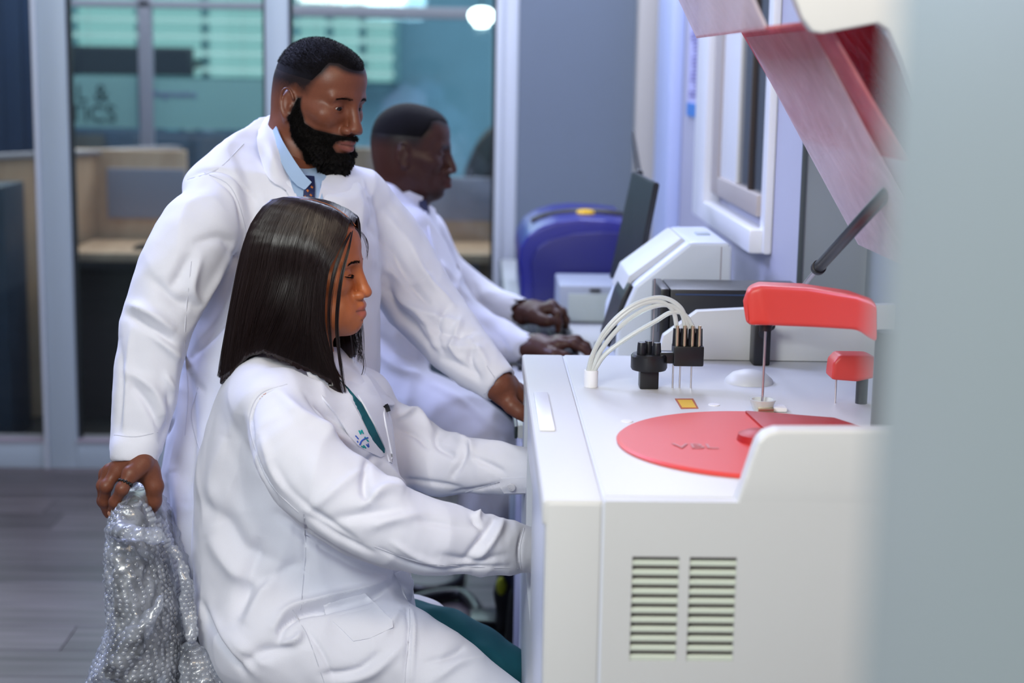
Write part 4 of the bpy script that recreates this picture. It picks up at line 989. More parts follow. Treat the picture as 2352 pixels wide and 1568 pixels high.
def eyeball(parent, o, A, s, y, look, r=.0128, x=.0658, z=-.0030):
    c = o+A@(np.array([x, y, z])*s); r = r*s; d = nrm(A@np.array(look)); t = nrm(np.cross(d, [0, 0, 1])); u = np.cross(t, d)
    V = []; Fc = []; n = 20; th = [0, .16, .30, .34, .62, .70, .9, 1.4, 2.0, 2.6]
    V.append(c+d*r)
    for a in th[1:]:
        for k in range(n): V.append(c+r*(d*math.cos(a)+(t*math.cos(2*math.pi*k/n)+u*math.sin(2*math.pi*k/n))*math.sin(a)))
    for k in range(n): Fc.append((0, 1+k, 1+(k+1) % n))
    for i in range(len(th)-2):
        for k in range(n): Fc.append((1+i*n+k, 1+(i+1)*n+k, 1+(i+1)*n+(k+1) % n, 1+i*n+(k+1) % n))
    me = mesh_np('eye', V, Fc); C = np.ones((len(V), 3))*np.array([.62, .55, .50])
    for i, a in enumerate(th[1:]):
        c_ = (.004, .003, .003) if a < .36 else (.020, .009, .006) if a < .7 else (.62, .55, .50)
        C[1+i*n:1+(i+1)*n] = c_
    C[0] = (.004, .003, .003); tint(me, C); return link('eye', me, 'eye', parent)
def ribbon(name, pts_px, widths, bvh, material, parent, off=.0006, thick=.0008, sub=5):
    """a narrow strip laid on a surface along a line in px (seams, brows, lashes)"""
    P = curve(np.array(pts_px, float), sub); w = np.interp(np.linspace(0, 1, len(P)), np.linspace(0, 1, len(widths)), widths)
    T = np.gradient(P, axis=0); T /= np.linalg.norm(T, axis=1)[:, None]; n = np.stack([-T[:, 1], T[:, 0]], 1)
    poly = list(map(tuple, P+n*w[:, None]/2))+list(map(tuple, (P-n*w[:, None]/2)[::-1]))
    rows = []
    for sgn in (-1, 0, 1):
        q = P+n*(sgn*w[:, None]/2); r_ = []
        for v in q:
            d = Vector(ray(v[0], v[1])).normalized(); h = bvh.ray_cast(Vector(CO), d); r_.append(None if h[0] is None else (np.array(h[0]), np.array(h[1]), np.array(d)))
        rows.append(r_)
    V = []; ok = []
    for i in range(len(P)):
        if any(r_[i] is None for r_ in rows): ok.append(False); V += [np.zeros(3)]*6; continue
        ok.append(True)
        for sgn, r_ in zip((-1, 0, 1), rows): V.append(r_[i][0]+r_[i][1]*(off+(thick if sgn == 0 else thick*.25)))
        for r_ in rows: V.append(r_[i][0]-r_[i][1]*.001)
    Fc = []
    for i in range(len(P)-1):
        if ok[i] and ok[i+1]:
            a, b = i*6, (i+1)*6
            Fc += [(a, b, b+1, a+1), (a+1, b+1, b+2, a+2), (a+2, b+2, b+5, a+5), (a+3, b+3, b, a)]
    if not Fc: return None
    used = sorted({i for f in Fc for i in f}); mp = {u: i for i, u in enumerate(used)}
    return link(name, mesh_np(name, [V[u] for u in used], [tuple(mp[i] for i in f) for f in Fc]), material, parent)

def join(parts):
    V = []; Q = []; k = 0
    for v, q in parts: V.append(v); Q.append(q+k); k += len(v)
    return np.vstack(V), np.vstack(Q)
def sculpt_mesh(sc, h, it=1):
    V, Q = sc.mesh(h); V, Q = main_island(V, Q); return smooth_v(V, Q, it, .4), Q

def sheet(name, rows, thick, material, parent, n=14, sub=4, bvh=None, off=.003, label=None, wave=0.0):
    """cloth given as a few lines (px, py, depth): lofted, laid off a surface where one is given, and thickened"""
    R = []
    for row in rows:
        P = []
        for a in row:
            if bvh is not None and (len(a) < 3 or a[2] is None):
                d = Vector(ray(a[0], a[1])).normalized(); h = bvh.ray_cast(Vector(CO), d)
                P.append(CO+np.array(d)*((h[3] if h[0] is not None else 3.0)-off))
            else: P.append(W(a[0], a[1], a[2]))
        c = curve(P, 8) if len(P) > 2 else np.array(P); L = np.concatenate([[0], np.cumsum(np.linalg.norm(np.diff(c, axis=0), axis=1))]); t = np.linspace(0, L[-1], n)
        R.append(np.stack([np.interp(t, L, c[:, j]) for j in range(3)], 1))
    R = np.array(R)
    if len(R) > 2: R = np.stack([curve(R[:, i], sub) for i in range(n)], 1)
    else: R = np.stack([R[0]+(R[1]-R[0])*t for t in np.linspace(0, 1, sub+1)])
    m = len(R); V = R.reshape(-1, 3); Q = np.array([(i*n+j, i*n+j+1, (i+1)*n+j+1, (i+1)*n+j) for i in range(m-1) for j in range(n-1)])
    N = normals(V, Q); s_ = np.sign(-(N@AF).mean()) or 1
    if s_ < 0: N = -N; Q = Q[:, ::-1]
    if wave: V = V+N*(noise(V, 18, 4)*wave)[:, None]
    k = len(V); Fc = [tuple(q) for q in Q.tolist()]+[tuple(i+k for i in q[::-1]) for q in Q.tolist()]
    E = set(); 
    for q in Q.tolist():
        for i in range(4): E.add((q[i], q[(i+1) % 4]))
    Fc += [(b_, a_, a_+k, b_+k) for a_, b_ in E if (b_, a_) not in E]
    me = mesh_np(name, np.vstack([V, V-N*thick]), Fc); me.set_sharp_from_angle(angle=R_(60))
    return link(name, me, material, parent, label)

def hand_px(sc, wr, kn, fingers, thumb, s=1.0, wr_r=.026):
    """wrist, four knuckles, the joints beyond each knuckle, the thumb's four points, all as (px, py, depth)"""
    w = W(*wr); K = [W(*k) for k in kn]; up = nrm(np.cross(K[0]-w, K[3]-w)); up = up if up[2] > 0 else -up
    for i, k in enumerate(K):
        sc.cone(w+(k-w)*.10+(K[i]-np.mean(K, 0))*.45, k-up*.004, .0185*s, .0140*s, .018)
        sc.ell(k+up*.001, [.0118*s]*3, .006)
    sc.cone(w-(np.mean(K, 0)-w)*.25, w+(np.mean(K, 0)-w)*.2, wr_r*s, (wr_r+.001)*s, .018)
    for k, f, r0 in zip(K, fingers, (.0106, .0108, .0104, .0092)):
        P = [k]+[W(*q) for q in f]; rr = np.linspace(r0, r0*.74, len(P))*s
        for i in range(len(P)-1): sc.cone(P[i], P[i+1], rr[i], rr[i+1], .007)
        for i in range(1, len(P)-1): sc.ell(P[i], [rr[i]*1.04]*3, .005)
    T = [W(*q) for q in thumb]
    for i, r in enumerate([(.0175, .0140), (.0140, .0122), (.0122, .0095)]): sc.cone(T[i], T[i+1], r[0]*s, r[1]*s, .010)
    sc.cone(w+(np.mean(K, 0)-w)*.25, T[0], .018*s, .016*s, .014)
    return K, T
def nail(parent, tip, out, along, s=1.0):
    m = MB(); m.ball((0, 0, 0), 1, 14, (.0062*s, .0048*s, .0014*s)); 
    o = m.build('nail', 'nail', None); a = nrm(along); n = nrm(np.asarray(out)-a*(np.asarray(out)@a)); c = np.cross(n, a)
    o.data.transform(Matrix(((a[0], c[0], n[0], tip[0]), (a[1], c[1], n[1], tip[1]), (a[2], c[2], n[2], tip[2]), (0, 0, 0, 1))))
    o.parent = parent; o.data.transform(Matrix.Translation(-_origin(parent))); return o

def cuff_cut(sc, p, elbow, box=.055):
    n = nrm(p-elbow); sc.half(p, n, p-box, p+box, .002)
# ------------------------------------------------------------------ materials of the people
vcol_mat('skin_woman', .42, .25, 500, .10, Subsurface_Weight=.06, Subsurface_Scale=.01, Specular_IOR_Level=.45)
M['skin_woman'].node_tree.nodes['Principled BSDF'].inputs['Subsurface Radius'].default_value = (1, .35, .2)
vcol_mat('skin_man', .42, .35, 500, .14, Specular_IOR_Level=.35)
vcol_mat('eye', .06, 0, 1, .02, Specular_IOR_Level=.35)
mat('coat_white', (.74, .75, .84), .82, var=.02, vscale=8, bump=.25, bscale=900, Sheen_Weight=.15)
mat('coat_stitch', (.60, .61, .70), .9)
mat('shirt_blue', (.33, .46, .66), .8, var=.05, bump=.3, bscale=1200)
mat('tie_navy', (.012, .018, .07), .5, bump=.4, bscale=900)
mat('tie_orange', (.42, .12, .02), .6)
mat('teal_cloth', (.002, .085, .115), .85, var=.08, bump=.3, bscale=900)
mat('navy_cloth', (.006, .012, .045), .85, var=.1, bump=.3, bscale=900)
mat('black_cloth', (.008, .009, .014), .8, var=.1)
mat('hair_black', (.003, .002, .003), .62, bump=1.0, bscale=1500, Specular_IOR_Level=.12)
mat('beard_black', (.004, .003, .003), .8, bump=1.0, bscale=1500, Specular_IOR_Level=.15)
mat('nail', (.50, .25, .17), .35)
mat('bracelet', (.008, .008, .010), .35, bump=1, bscale=600)
mat('button', (.66, .66, .72), .3)

def back_of(px): return px

# ================================================================== standing man with the beard
Y1 = 3.05
man1 = thing('person', (W(600, 1300, Y1)[0], Y1, 0), 'standing bearded man in a white lab coat and blue shirt, hand on the wrapped chair', 'person')
o1 = W(738, 226, 3.12); A1 = frame(R_(34), R_(12), R_(-2)); s1 = .935
bh = Sculpt(); p1 = dict(nosew=1.2, nose=1.0, lips=1.25, wide=1.0, open=.0036, earx=-.020, earz=-.018)
L1 = head(bh, o1, A1, s1, p1)
chest1 = W(640, 430, 3.14); neck1 = W(655, 400, 3.12)
bh.cone(L1(-.040, 0, -.045), neck1, .058, .060, .03)
bh.cone(neck1, chest1, .060, .072, .03)
bt = Sculpt()
bt.cone(neck1, chest1, .058, .075, .05)
bt.cone(chest1, W(640, 900, 3.12), .09, .10, .06)
sh_r, sh_l = W(520, 490, 3.01), W(820, 500, 3.24)
bt.cone(chest1-np.array([0,0,.05]), sh_r, .040, .034, .03); bt.cone(chest1-np.array([0,0,.05]), sh_l, .040, .030, .03)
el_r, wr_r = W(372, 760, 2.88), W(311, 1062, 2.80)
bt.cone(sh_r, el_r, .034, .030, .02); bt.cone(el_r, wr_r, .034, .022, .02)
el_l, wr_l = W(975, 712, 3.21), W(1142, 878, 3.06)
bt.cone(sh_l, el_l, .030, .028, .02); bt.cone(el_l, wr_l, .028, .022, .02)
def basis(to, thumbward):
    a = nrm(to); t = np.asarray(thumbward, float); t = nrm(t-a*(t@a)); return a, t
# right hand on the chair back: fingers over the front, thumb on the far side
br = Sculpt(); br.cone(wr_r+(wr_r-el_r)*-.35, wr_r, .034, .026, .01)
hand_px(br, (311, 1062, 2.80), [(299, 1086, 2.75), (270, 1078, 2.78), (252, 1082, 2.82), (244, 1088, 2.86)],
        [[(281, 1122, 2.735), (264, 1152, 2.745), (257, 1176, 2.76)], [(244, 1116, 2.765), (240, 1150, 2.78), (250, 1180, 2.795)], [(236, 1115, 2.81), (236, 1150, 2.82), (246, 1176, 2.83)], [(236, 1112, 2.86), (237, 1140, 2.86), (244, 1164, 2.865)]],
        [(342, 1085, 2.79), (355, 1116, 2.785), (353, 1150, 2.79), (346, 1178, 2.80)], 1.05)
# left hand on the edge of the analyser
bl_ = Sculpt(); bl_.cone(wr_l+(wr_l-el_l)*-.35, wr_l, .034, .026, .01)
hand_px(bl_, (1146, 884, 3.08), [(1186, 902, 3.08), (1192, 898, 3.12), (1190, 895, 3.15), (1184, 892, 3.18)],
        [[(1214, 922, 3.08), (1226, 940, 3.09), (1234, 955, 3.10)], [(1222, 918, 3.12), (1236, 938, 3.13), (1242, 955, 3.14)], [(1220, 914, 3.16), (1236, 932, 3.16), (1242, 948, 3.17)], [(1208, 910, 3.19), (1222, 925, 3.20), (1230, 940, 3.20)]],
        [(1158, 908, 3.06), (1176, 932, 3.045), (1194, 946, 3.04), (1206, 958, 3.04)], 1.05)
hm_ = sculpt_mesh(bh, .0019); nhead = len(hm_[0])
V, Q = join([hm_, sculpt_mesh(br, .0023), sculpt_mesh(bl_, .0023), sculpt_mesh(bt, .008)]); N = normals(V, Q)
SK1 = np.array([.170, .056, .030])
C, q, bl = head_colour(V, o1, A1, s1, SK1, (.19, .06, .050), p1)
x, y, z = q[:, 0], np.abs(q[:, 1]), q[:, 2]
HL1 = [(-.13, -.030), (-.125, .15), (.10, .15), (.100, .070), (.078, .074), (.060, .082), (.046, .080), (.040, .060), (.028, .042), (.016, .012), (.004, .006), (-.012, .020), (-.030, .006), (-.06, -.03), (-.09, -.045)]
hm, hd = poly_mask(x, z, HL1, .010)
nz_ = noise(V, 220, 3)*.10
fade = np.clip((z+.022)/.100, 0.0, 1)**1.3
inh = np.linalg.norm(q, axis=1) < .17
bl(np.clip(hm*(fade*2.3+.05)+nz_*hm, 0, .97), (.006, .004, .005))
BD1 = [(-.004, .000), (.006, .002), (.010, -.020), (.022, -.046), (.042, -.054), (.072, -.0555), (.105, -.056), (.105, -.064), (.088, -.066), (.080, -.072), (.076, -.082), (.080, -.092), (.115, -.092), (.115, -.16), (.045, -.16), (.022, -.105), (-.002, -.080), (-.011, -.045)]
bm_, bd = poly_mask(x, z, BD1, .004)
mo = (z > -.066) & (x > .074)                       # moustache
okb = inh & (z > -.127-.0) & (np.arange(len(V)) < nhead); bm_ = np.where(okb, bm_, 0)
bl(np.clip(bm_*1.2, 0, .93), (.010, .006, .006))
C[:, :] *= np.where((noise(V, 300, 8) > .3)[:, None], .94, 1.0)
me = mesh_np('body', V, Q); tint(me, C); body1 = link('body', me, 'skin_man', man1)
body1['label'] = 'dark brown skin'
am = np.where(inh, 1, 0)*np.minimum(np.clip(fade-.40, 0, 1)*.0042, np.clip(hd, 0, 1)*.35)
shell('hair', V, Q, N, am, 'hair_black', man1, .0006, .35)
thick = np.clip(bd, 0, .03)*.36*np.clip((-.02-z)/.05, .15, 1)+np.clip(-.082-z, 0, .03)*.85*np.clip((z+.127)/.006,0,1)
ab = np.where(okb, np.minimum(np.where(mo, np.minimum(thick, .0035)+.0020, thick+.0010), np.clip(bd, 0, 1)*.9), 0)
shell('beard', V, Q, N, ab, 'beard_black', man1, .0010, .45, seed=4)
ix = np.nonzero((ab > .0012))[0]; r = np.random.default_rng(5); pk = r.choice(ix, 9000)
dr = N[pk]+A1@np.array([.1, 0, -1.0])+r.normal(size=(len(pk), 3))*.45
hair_fibres('beard_fibres', V[pk]+N[pk]*(ab[pk]*.8)[:, None], dr, .004+.007*r.random(len(pk))*np.clip(ab[pk]/.008, .25, 1), .00038, 'beard_black', man1, seed=6)['kind'] = 'stuff'
pk = r.choice(np.nonzero(am > .0012)[0], 7000); dr = N[pk]*1.0+A1@np.array([.4, 0, -.1])+r.normal(size=(len(pk), 3))*.4
hair_fibres('hair_fibres', V[pk]+N[pk]*(am[pk]*.8)[:, None], dr, .0018+.0018*r.random(len(pk)), .00034, 'hair_black', man1, 2, seed=7)['kind'] = 'stuff'
for yy in (-.0315, .0315): eyeball(man1, o1, A1, s1, yy, (.93, yy*.5-.12, -.30), x=.0658)
bv1 = bvh_of(V, Q)
def brow_fibres(name, o, A, s, side, parent, n=240, seed=0, z0=.0155, lift=.004, thick_=.0032):
    r = np.random.default_rng(seed); t = r.random(n); yy = side*(.012+.034*t); zz = z0+lift*np.sin(t*2.6)+r.normal(size=n)*thick_*(1-.5*t); pts = []; nn = []; dd = []
    return t, yy, zz
def brows(o, A, s, bvh, parent, material, n=260, z0=.0165, lift=.004, th=.0028, seed=0, L=.006):
    r = np.random.default_rng(seed)
    for side in (-1, 1):
        t = r.random(n); yy = side*(.013+.034*t); zz = z0+lift*np.sin(t*2.4)-.004*t+r.normal(size=n)*th*(1-.55*t); P0 = []; D0 = []
        for a, b, c in zip(yy, zz, t):
            src = Vector(o+A@(np.array([.16, a*1.0, b])*s)); d = Vector(A@np.array([-1, 0, 0.0])); h = bvh.ray_cast(src, d)
            if h[0] is None: continue
            P0.append(h[0]); g = A@np.array([-.5*c, side*1.0, .5-.9*c]); nv = np.array(h[1]); g = g-nv*(g@nv); D0.append(nrm(g)*1.0+nv*.25)
        P0 = np.array(P0); hair_fibres('eyebrow', P0, np.array(D0), L*(.5+.5*r.random(len(P0))), .00024, material, parent, seed=seed+3, bend=.2)['kind'] = 'stuff'
brows(o1, A1, s1, bv1, man1, 'hair_black', 230, th=.0018, seed=3)

ip = W(257, 1178, 2.76); nail(man1, ip+np.array([-.001, -.0078, .001]), (0, -1, .1), W(256, 1180, 2.76)-W(264, 1152, 2.745), 1.15)
tp = W(1203, 957, 3.04); nail(man1, tp+np.array([.001, -.0088, .0015]), (0, -1, .25), W(1206, 958, 3.04)-W(1194, 946, 3.04), 1.25)
rg = MB(); c0, c1 = W(299, 1086, 2.75), W(281, 1122, 2.735); ax = nrm(c1-c0); cc = c0+(c1-c0)*.62; e1 = nrm(np.cross(ax, [0, 0, 1.])); e2 = np.cross(ax, e1)
for a in range(26):
    t = a*2*math.pi/26; rg.ball(cc+(e1*math.cos(t)+e2*math.sin(t))*.0118+ax*.0012*math.sin(a*3.0), .0022, 8)
rg.build('ring', 'bracelet', man1, label='braided black ring on the index finger')
# man 1: shirt, tie, coat
ck = Sculpt()
Yt = 3.12
rows = [(292, 606, 700, 3.13, .060), (330, 560, 740, 3.13, .085), (365, 515, 790, 3.13, .11), (410, 470, 838, 3.13, .14), (470, 440, 862, 3.12, .155), (560, 440, 875, 3.12, .155),
        (700, 432, 870, 3.10, .15), (850, 415, 870, 3.08, .15), (1000, 385, 860, 3.06, .16), (1150, 368, 850, 3.05, .17), (1300, 358, 840, 3.04, .18), (1392, 352, 830, 3.04, .18)]
def px_rows(rows, th=0.0):
    out = []
    for r in rows:
        py, l, rr, Y, hd = r[:5]; a, b = W(l, py, Y), W(rr, py, Y)
        out.append((a[2], (a[0]+b[0])/2, Y, (b[0]-a[0])/2, hd)+((r[5] if len(r) > 5 else th),))
    return out
ck.stack(px_rows(rows), k=.03)
ck.ell(W(520, 425, 3.04), (.080, .075, .050), .05); ck.ell(W(805, 440, 3.22), (.060, .07, .045), .05)
ck.cone(W(640, 300, 3.16), W(560, 400, 3.08), .045, .07, .05)
def PC(pts): return [W(a, b, c) for a, b, c, *_ in pts], [r/F*c for a, b, c, r in pts]
sl = [(505, 465, 3.00, 76), (440, 560, 2.92, 92), (378, 700, 2.88, 86), (352, 800, 2.86, 80), (333, 910, 2.84, 72), (315, 1010, 2.82, 60), (310, 1030, 2.80, 54), (310, 1062, 2.80, 54)]
P_, r_ = PC(sl); ck.chain(P_, r_, k=.035)
ck.cone(W(309, 1090, 2.80), W(310, 1046, 2.80), 45/F*2.8, 42/F*2.8, .003, 's')
sl = [(835, 480, 3.22, 80), (905, 590, 3.25, 86), (965, 690, 3.22, 84), (1030, 770, 3.16, 74), (1090, 832, 3.10, 62), (1146, 880, 3.06, 47)]
P_, r_ = PC(sl); ck.chain(P_, r_, k=.03)
ck.cone(W(1168, 900, 3.05), W(1136, 871, 3.07), 39/F*3.05, 36/F*3.05, .003, 's')
cuff_cut(ck, W(310, 1061, 2.80), W(318, 960, 2.82)); cuff_cut(ck, W(1150, 885, 3.06), W(1060, 800, 3.12), .062)
# neck opening
LAT = np.array([.73, .68, 0.0])
pb, pf = W(622, 272, 3.20), W(725, 455, 2.98)
ncut = np.cross(pf-pb, LAT); ncut = ncut*np.sign(ncut[2])
ck.half(pb, ncut, pb-.25, pb+.30)
st = [([(440, 560), (500, 545), (540, 560)], 14, -5), ([(520, 560), (560, 640), (520, 730), (440, 820)], 10, -7), ([(545, 560), (500, 640), (455, 720)], 9, 5),
      ([(300, 700), (350, 720), (405, 765)], 14, 9), ([(295, 725), (350, 760), (400, 790)], 10, -8), ([(330, 745), (390, 800), (415, 830)], 11, 7), ([(345, 640), (400, 690), (440, 700)], 16, -7),
      ([(440, 580), (410, 640), (390, 660)], 16, -6), ([(460, 590), (440, 660), (460, 700)], 12, 6), ([(290, 850), (350, 890), (380, 960)], 13, 6), ([(300, 880), (340, 930), (370, 990)], 10, -6),
      ([(275, 780), (280, 900), (272, 990)], 9, -4), ([(300, 760), (290, 900), (285, 990)], 8, 4), ([(385, 900), (392, 960), (372, 1010)], 9, -6), ([(380, 860), (400, 900)], 9, 6),
      ([(430, 410), (470, 392), (530, 400), (600, 470)], 5, -3.5), ([(470, 395), (540, 450), (560, 560)], 5, -3.5), ([(560, 420), (590, 520), (580, 640)], 16, -6), ([(600, 450), (630, 560)], 14, 6),
      ([(520, 330), (560, 380), (600, 480)], 18, -4), ([(835, 430), (860, 480), (850, 540)], 12, -6), ([(870, 480), (940, 560), (1000, 640)], 16, 5), ([(850, 520), (930, 620), (980, 700)], 12, -6),
      ([(860, 600), (940, 650), (990, 640)], 12, 6), ([(890, 620), (900, 700), (960, 760)], 14, -7), ([(930, 700), (1010, 730), (1050, 740)], 11, 6), ([(960, 740), (1040, 770), (1090, 760)], 10, -6),
      ([(980, 790), (1050, 800), (1110, 800)], 10, 5), ([(1010, 820), (1060, 840), (1100, 870)], 9, -5), ([(1060, 760), (1110, 820), (1120, 860)], 9, 4),
      ([(905, 560), (930, 640), (990, 700)], 10, -8), ([(940, 570), (980, 640), (1040, 700)], 9, 8), ([(1030, 700), (1000, 760), (1020, 810)], 9, -8), ([(1060, 730), (1040, 790), (1060, 830)], 8, 8), ([(900, 680), (960, 720), (1010, 790)], 10, 7), ([(880, 660), (940, 740), (1000, 810)], 9, -7), ([(1090, 780), (1080, 830), (1100, 870)], 8, -7),
      ([(430, 850), (440, 1000), (430, 1150)], 16, -8), ([(400, 1080), (420, 1200), (410, 1380)], 16, 7), ([(380, 1100), (385, 1250), (372, 1380)], 10, -6), ([(450, 880), (470, 900)], 8, -3)]
coat1, CV, CQ = cloth_obj('lab_coat', ck, .0042, 'coat_white', man1, st, .0030, 1)
bc1 = bvh_of(CV, CQ)
# shirt and tie
sk = Sculpt()
sk.cone(W(668, 300, 3.15), W(682, 470, 3.08), .052, .085, .02)
sk.half(W(626, 300, 3.18), np.cross(W(712, 428, 3.0)-W(626, 300, 3.18), LAT)*(np.sign(np.cross(W(712, 428, 3.0)-W(626, 300, 3.18), LAT)[2])), pb-.25, pb+.3)
sh1, SV, SQ = cloth_obj('shirt', sk, .003, 'shirt_blue', man1, (), .0005, 5)
sheet('shirt_collar', [[(640, 258, 3.235), (627, 262, 3.17), (640, 305, 3.06), (668, 355, 3.02), (700, 402, 2.995), (716, 418, 2.99)],
                       [(634, 268, 3.24), (618, 275, 3.17), (630, 330, 3.045), (652, 385, 3.005), (678, 422, 2.985), (700, 436, 2.98)]], .003, 'shirt_blue', man1, 22)
patch('shirt_front', [(664, 405), (705, 410), (735, 420), (745, 470), (690, 485)], bc1, 'shirt_blue', man1, .004, .002)
sheet('lapel', [[(622, 262, 3.185), (630, 300, 3.09), (645, 345, 3.03), (664, 400, None), (682, 450, None), (694, 480, None)],
                [(610, 268, 3.19), (610, 305, 3.07), (625, 360, 3.00), (645, 410, None), (664, 445, None), (684, 480, None)],
                [(600, 285, 3.18), (590, 318, 3.05), (600, 370, None), (622, 415, None), (655, 433, None), (672, 478, None)]], .003, 'coat_white', man1, 26, bvh=bc1, off=.007, wave=.001)
sheet('lapel', [[(742, 405, None), (735, 440, None), (722, 490, None)], [(790, 375, None), (790, 430, None), (760, 500, None)], [(812, 385, None), (838, 430, None), (790, 505, None)]], .003, 'coat_white', man1, 14, bvh=bc1, off=.008, wave=.001)
tie1 = patch('tie', [(697, 402), (722, 404), (724, 430), (722, 475), (692, 475), (700, 430)], bc1, 'tie_navy', man1, .012, .004, 4, puff=.003)

for pl in ([(470, 396), (530, 430), (562, 520), (566, 600)], [(430, 412), (500, 388), (560, 330)], [(440, 600), (425, 760), (432, 900), (425, 1000)], [(262, 998), (310, 1003), (362, 992)], [(1118, 840), (1140, 880), (1112, 905)], [(455, 890), (440, 960), (470, 1060), (500, 1080)]):
    ribbon('seam', pl, [2.2, 2.6, 2.2], bc1, 'coat_stitch', man1, .0002, .0007)

if tie1 is not None:
    w0 = _origin(man1); bt1 = BVHTree.FromPolygons([tuple(v.co+w0) for v in tie1.data.vertices], [tuple(p.vertices) for p in tie1.data.polygons])
    for pl, w_ in (([(706, 414), (712, 418)], 5), ([(714, 428), (719, 431)], 4), ([(705, 436), (709, 440)], 5), ([(712, 446), (716, 450)], 4), ([(700, 450), (703, 455)], 4)): ribbon('tie_motif', pl, [w_, w_], bt1, 'tie_orange', man1, .0004, .0006, 3)
# ================================================================== seated woman with straight bobbed hair
Y2 = 2.80
wom = thing('person', (W(720, 1300, Y2)[0], Y2, 0), 'woman with straight dark shoulder-length hair seated at the white analyser, looking down', 'person')
o2 = W(722, 616, 2.80); A2 = frame(R_(7), R_(2), 0); s2 = .905
bh = Sculpt(); p2 = dict(nosew=1.12, nose=.98, lips=1.08, lipx=.0035, wide=.97, open=.0010)
L2 = head(bh, o2, A2, s2, p2)
bh.ell(L2(.073, 0, -.100), (.020, .022, .019), .018); bh.ell(L2(.040, 0, -.090), (.040, .044, .026), .02)
bh.ell(L2(.060, -.030, -.075), (.018, .016, .020), .02); bh.ell(L2(.060, .030, -.075), (.018, .016, .020), .02)
neck2 = W(700, 850, 2.82)
bh.cone(L2(-.032, 0, -.045), neck2, .050, .055, .03)
bt = Sculpt()
chest2 = W(700, 960, 2.84)
bt.cone(neck2, chest2, .055, .09, .05); bt.cone(chest2, W(690, 1380, 2.84), .11, .13, .06)
bt.cone(W(640, 935, 2.66), chest2, .05, .06, .05); bt.cone(W(850, 940, 3.00), chest2, .05, .06, .05)
el2r, wr2r = W(850, 1190, 2.56), W(1262, 1268, 2.65)
bt.cone(W(640, 935, 2.66), el2r, .048, .038, .02); bt.cone(el2r, wr2r, .038, .022, .02)
el2l, wr2l = W(980, 1070, 2.99), W(1208, 1086, 2.87)
bt.cone(W(850, 940, 3.00), el2l, .045, .038, .02); bt.cone(el2l, wr2l, .038, .022, .02)
parts2 = []
for wr, el, sd in ((wr2r, el2r, 1), (wr2l, el2l, -1)):
    h_ = Sculpt(); h_.cone(wr+(wr-el)*-.2, wr, .028, .023, .01)
    a_, t_ = basis([.97, .05*sd, -.22], [.1, 1.0*sd, .2]); n_ = np.cross(t_, a_); n_ = n_ if n_[2] > 0 else -n_
    hand(h_, wr, np.stack([a_, t_, n_], 1), [(.2, .4, .3)]*4, .92)
    parts2.append(sculpt_mesh(h_, .0026))
hm_ = sculpt_mesh(bh, .0018)
V, Q = join([hm_]+parts2+[sculpt_mesh(bt, .008)]); N = normals(V, Q)
SK2 = np.array([.42, .125, .042])
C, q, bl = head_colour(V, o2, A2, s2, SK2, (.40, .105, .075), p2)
me = mesh_np('body', V, Q); tint(me, C); body2 = link('body', me, 'skin_woman', wom); body2['label'] = 'warm brown skin'
bv2 = bvh_of(V, Q)
brows(o2, A2, s2, bv2, wom, 'hair_black', 330, th=.0019, seed=13, z0=.0190)
# lashes along the closed lid
for side in (-1, 1):
    r = np.random.default_rng(5); P0 = []; D0 = []
    for t in np.linspace(0, 1, 70):
        yy = side*(.0160+.032*t); zz = -.0052-.0022*math.sin(t*3.1); src = Vector(o2+A2@(np.array([.16, yy, zz])*s2)); h = bv2.ray_cast(src, Vector(A2@np.array([-1, 0, 0.])))
        if h[0] is None: continue
        P0.append(h[0]); D0.append(A2@np.array([.8, side*(t-.35)*1.2, -.45]))
    if P0: hair_fibres('eyelash', np.array(P0), np.array(D0), np.full(len(P0), .0055), .00036, 'hair_black', wom, seed=3, bend=.15)['kind'] = 'stuff'
# ---- hair: a surface of locks swept over the head from the parting, fringe open at the face
mat('hair_dark', (.016, .008, .007), .28, Specular_IOR_Level=.55, Anisotropic=.6)
HZ = lambda py: W(700, py, 2.8)[2]
def hair_ring(phi):      # phi: 0 = at the face on the near side .. 1 = middle of the back .. 2 = at the face on the far side
    pass
hc = lambda x, y, z: o2+A2@(np.array([x, y, z])*s2)
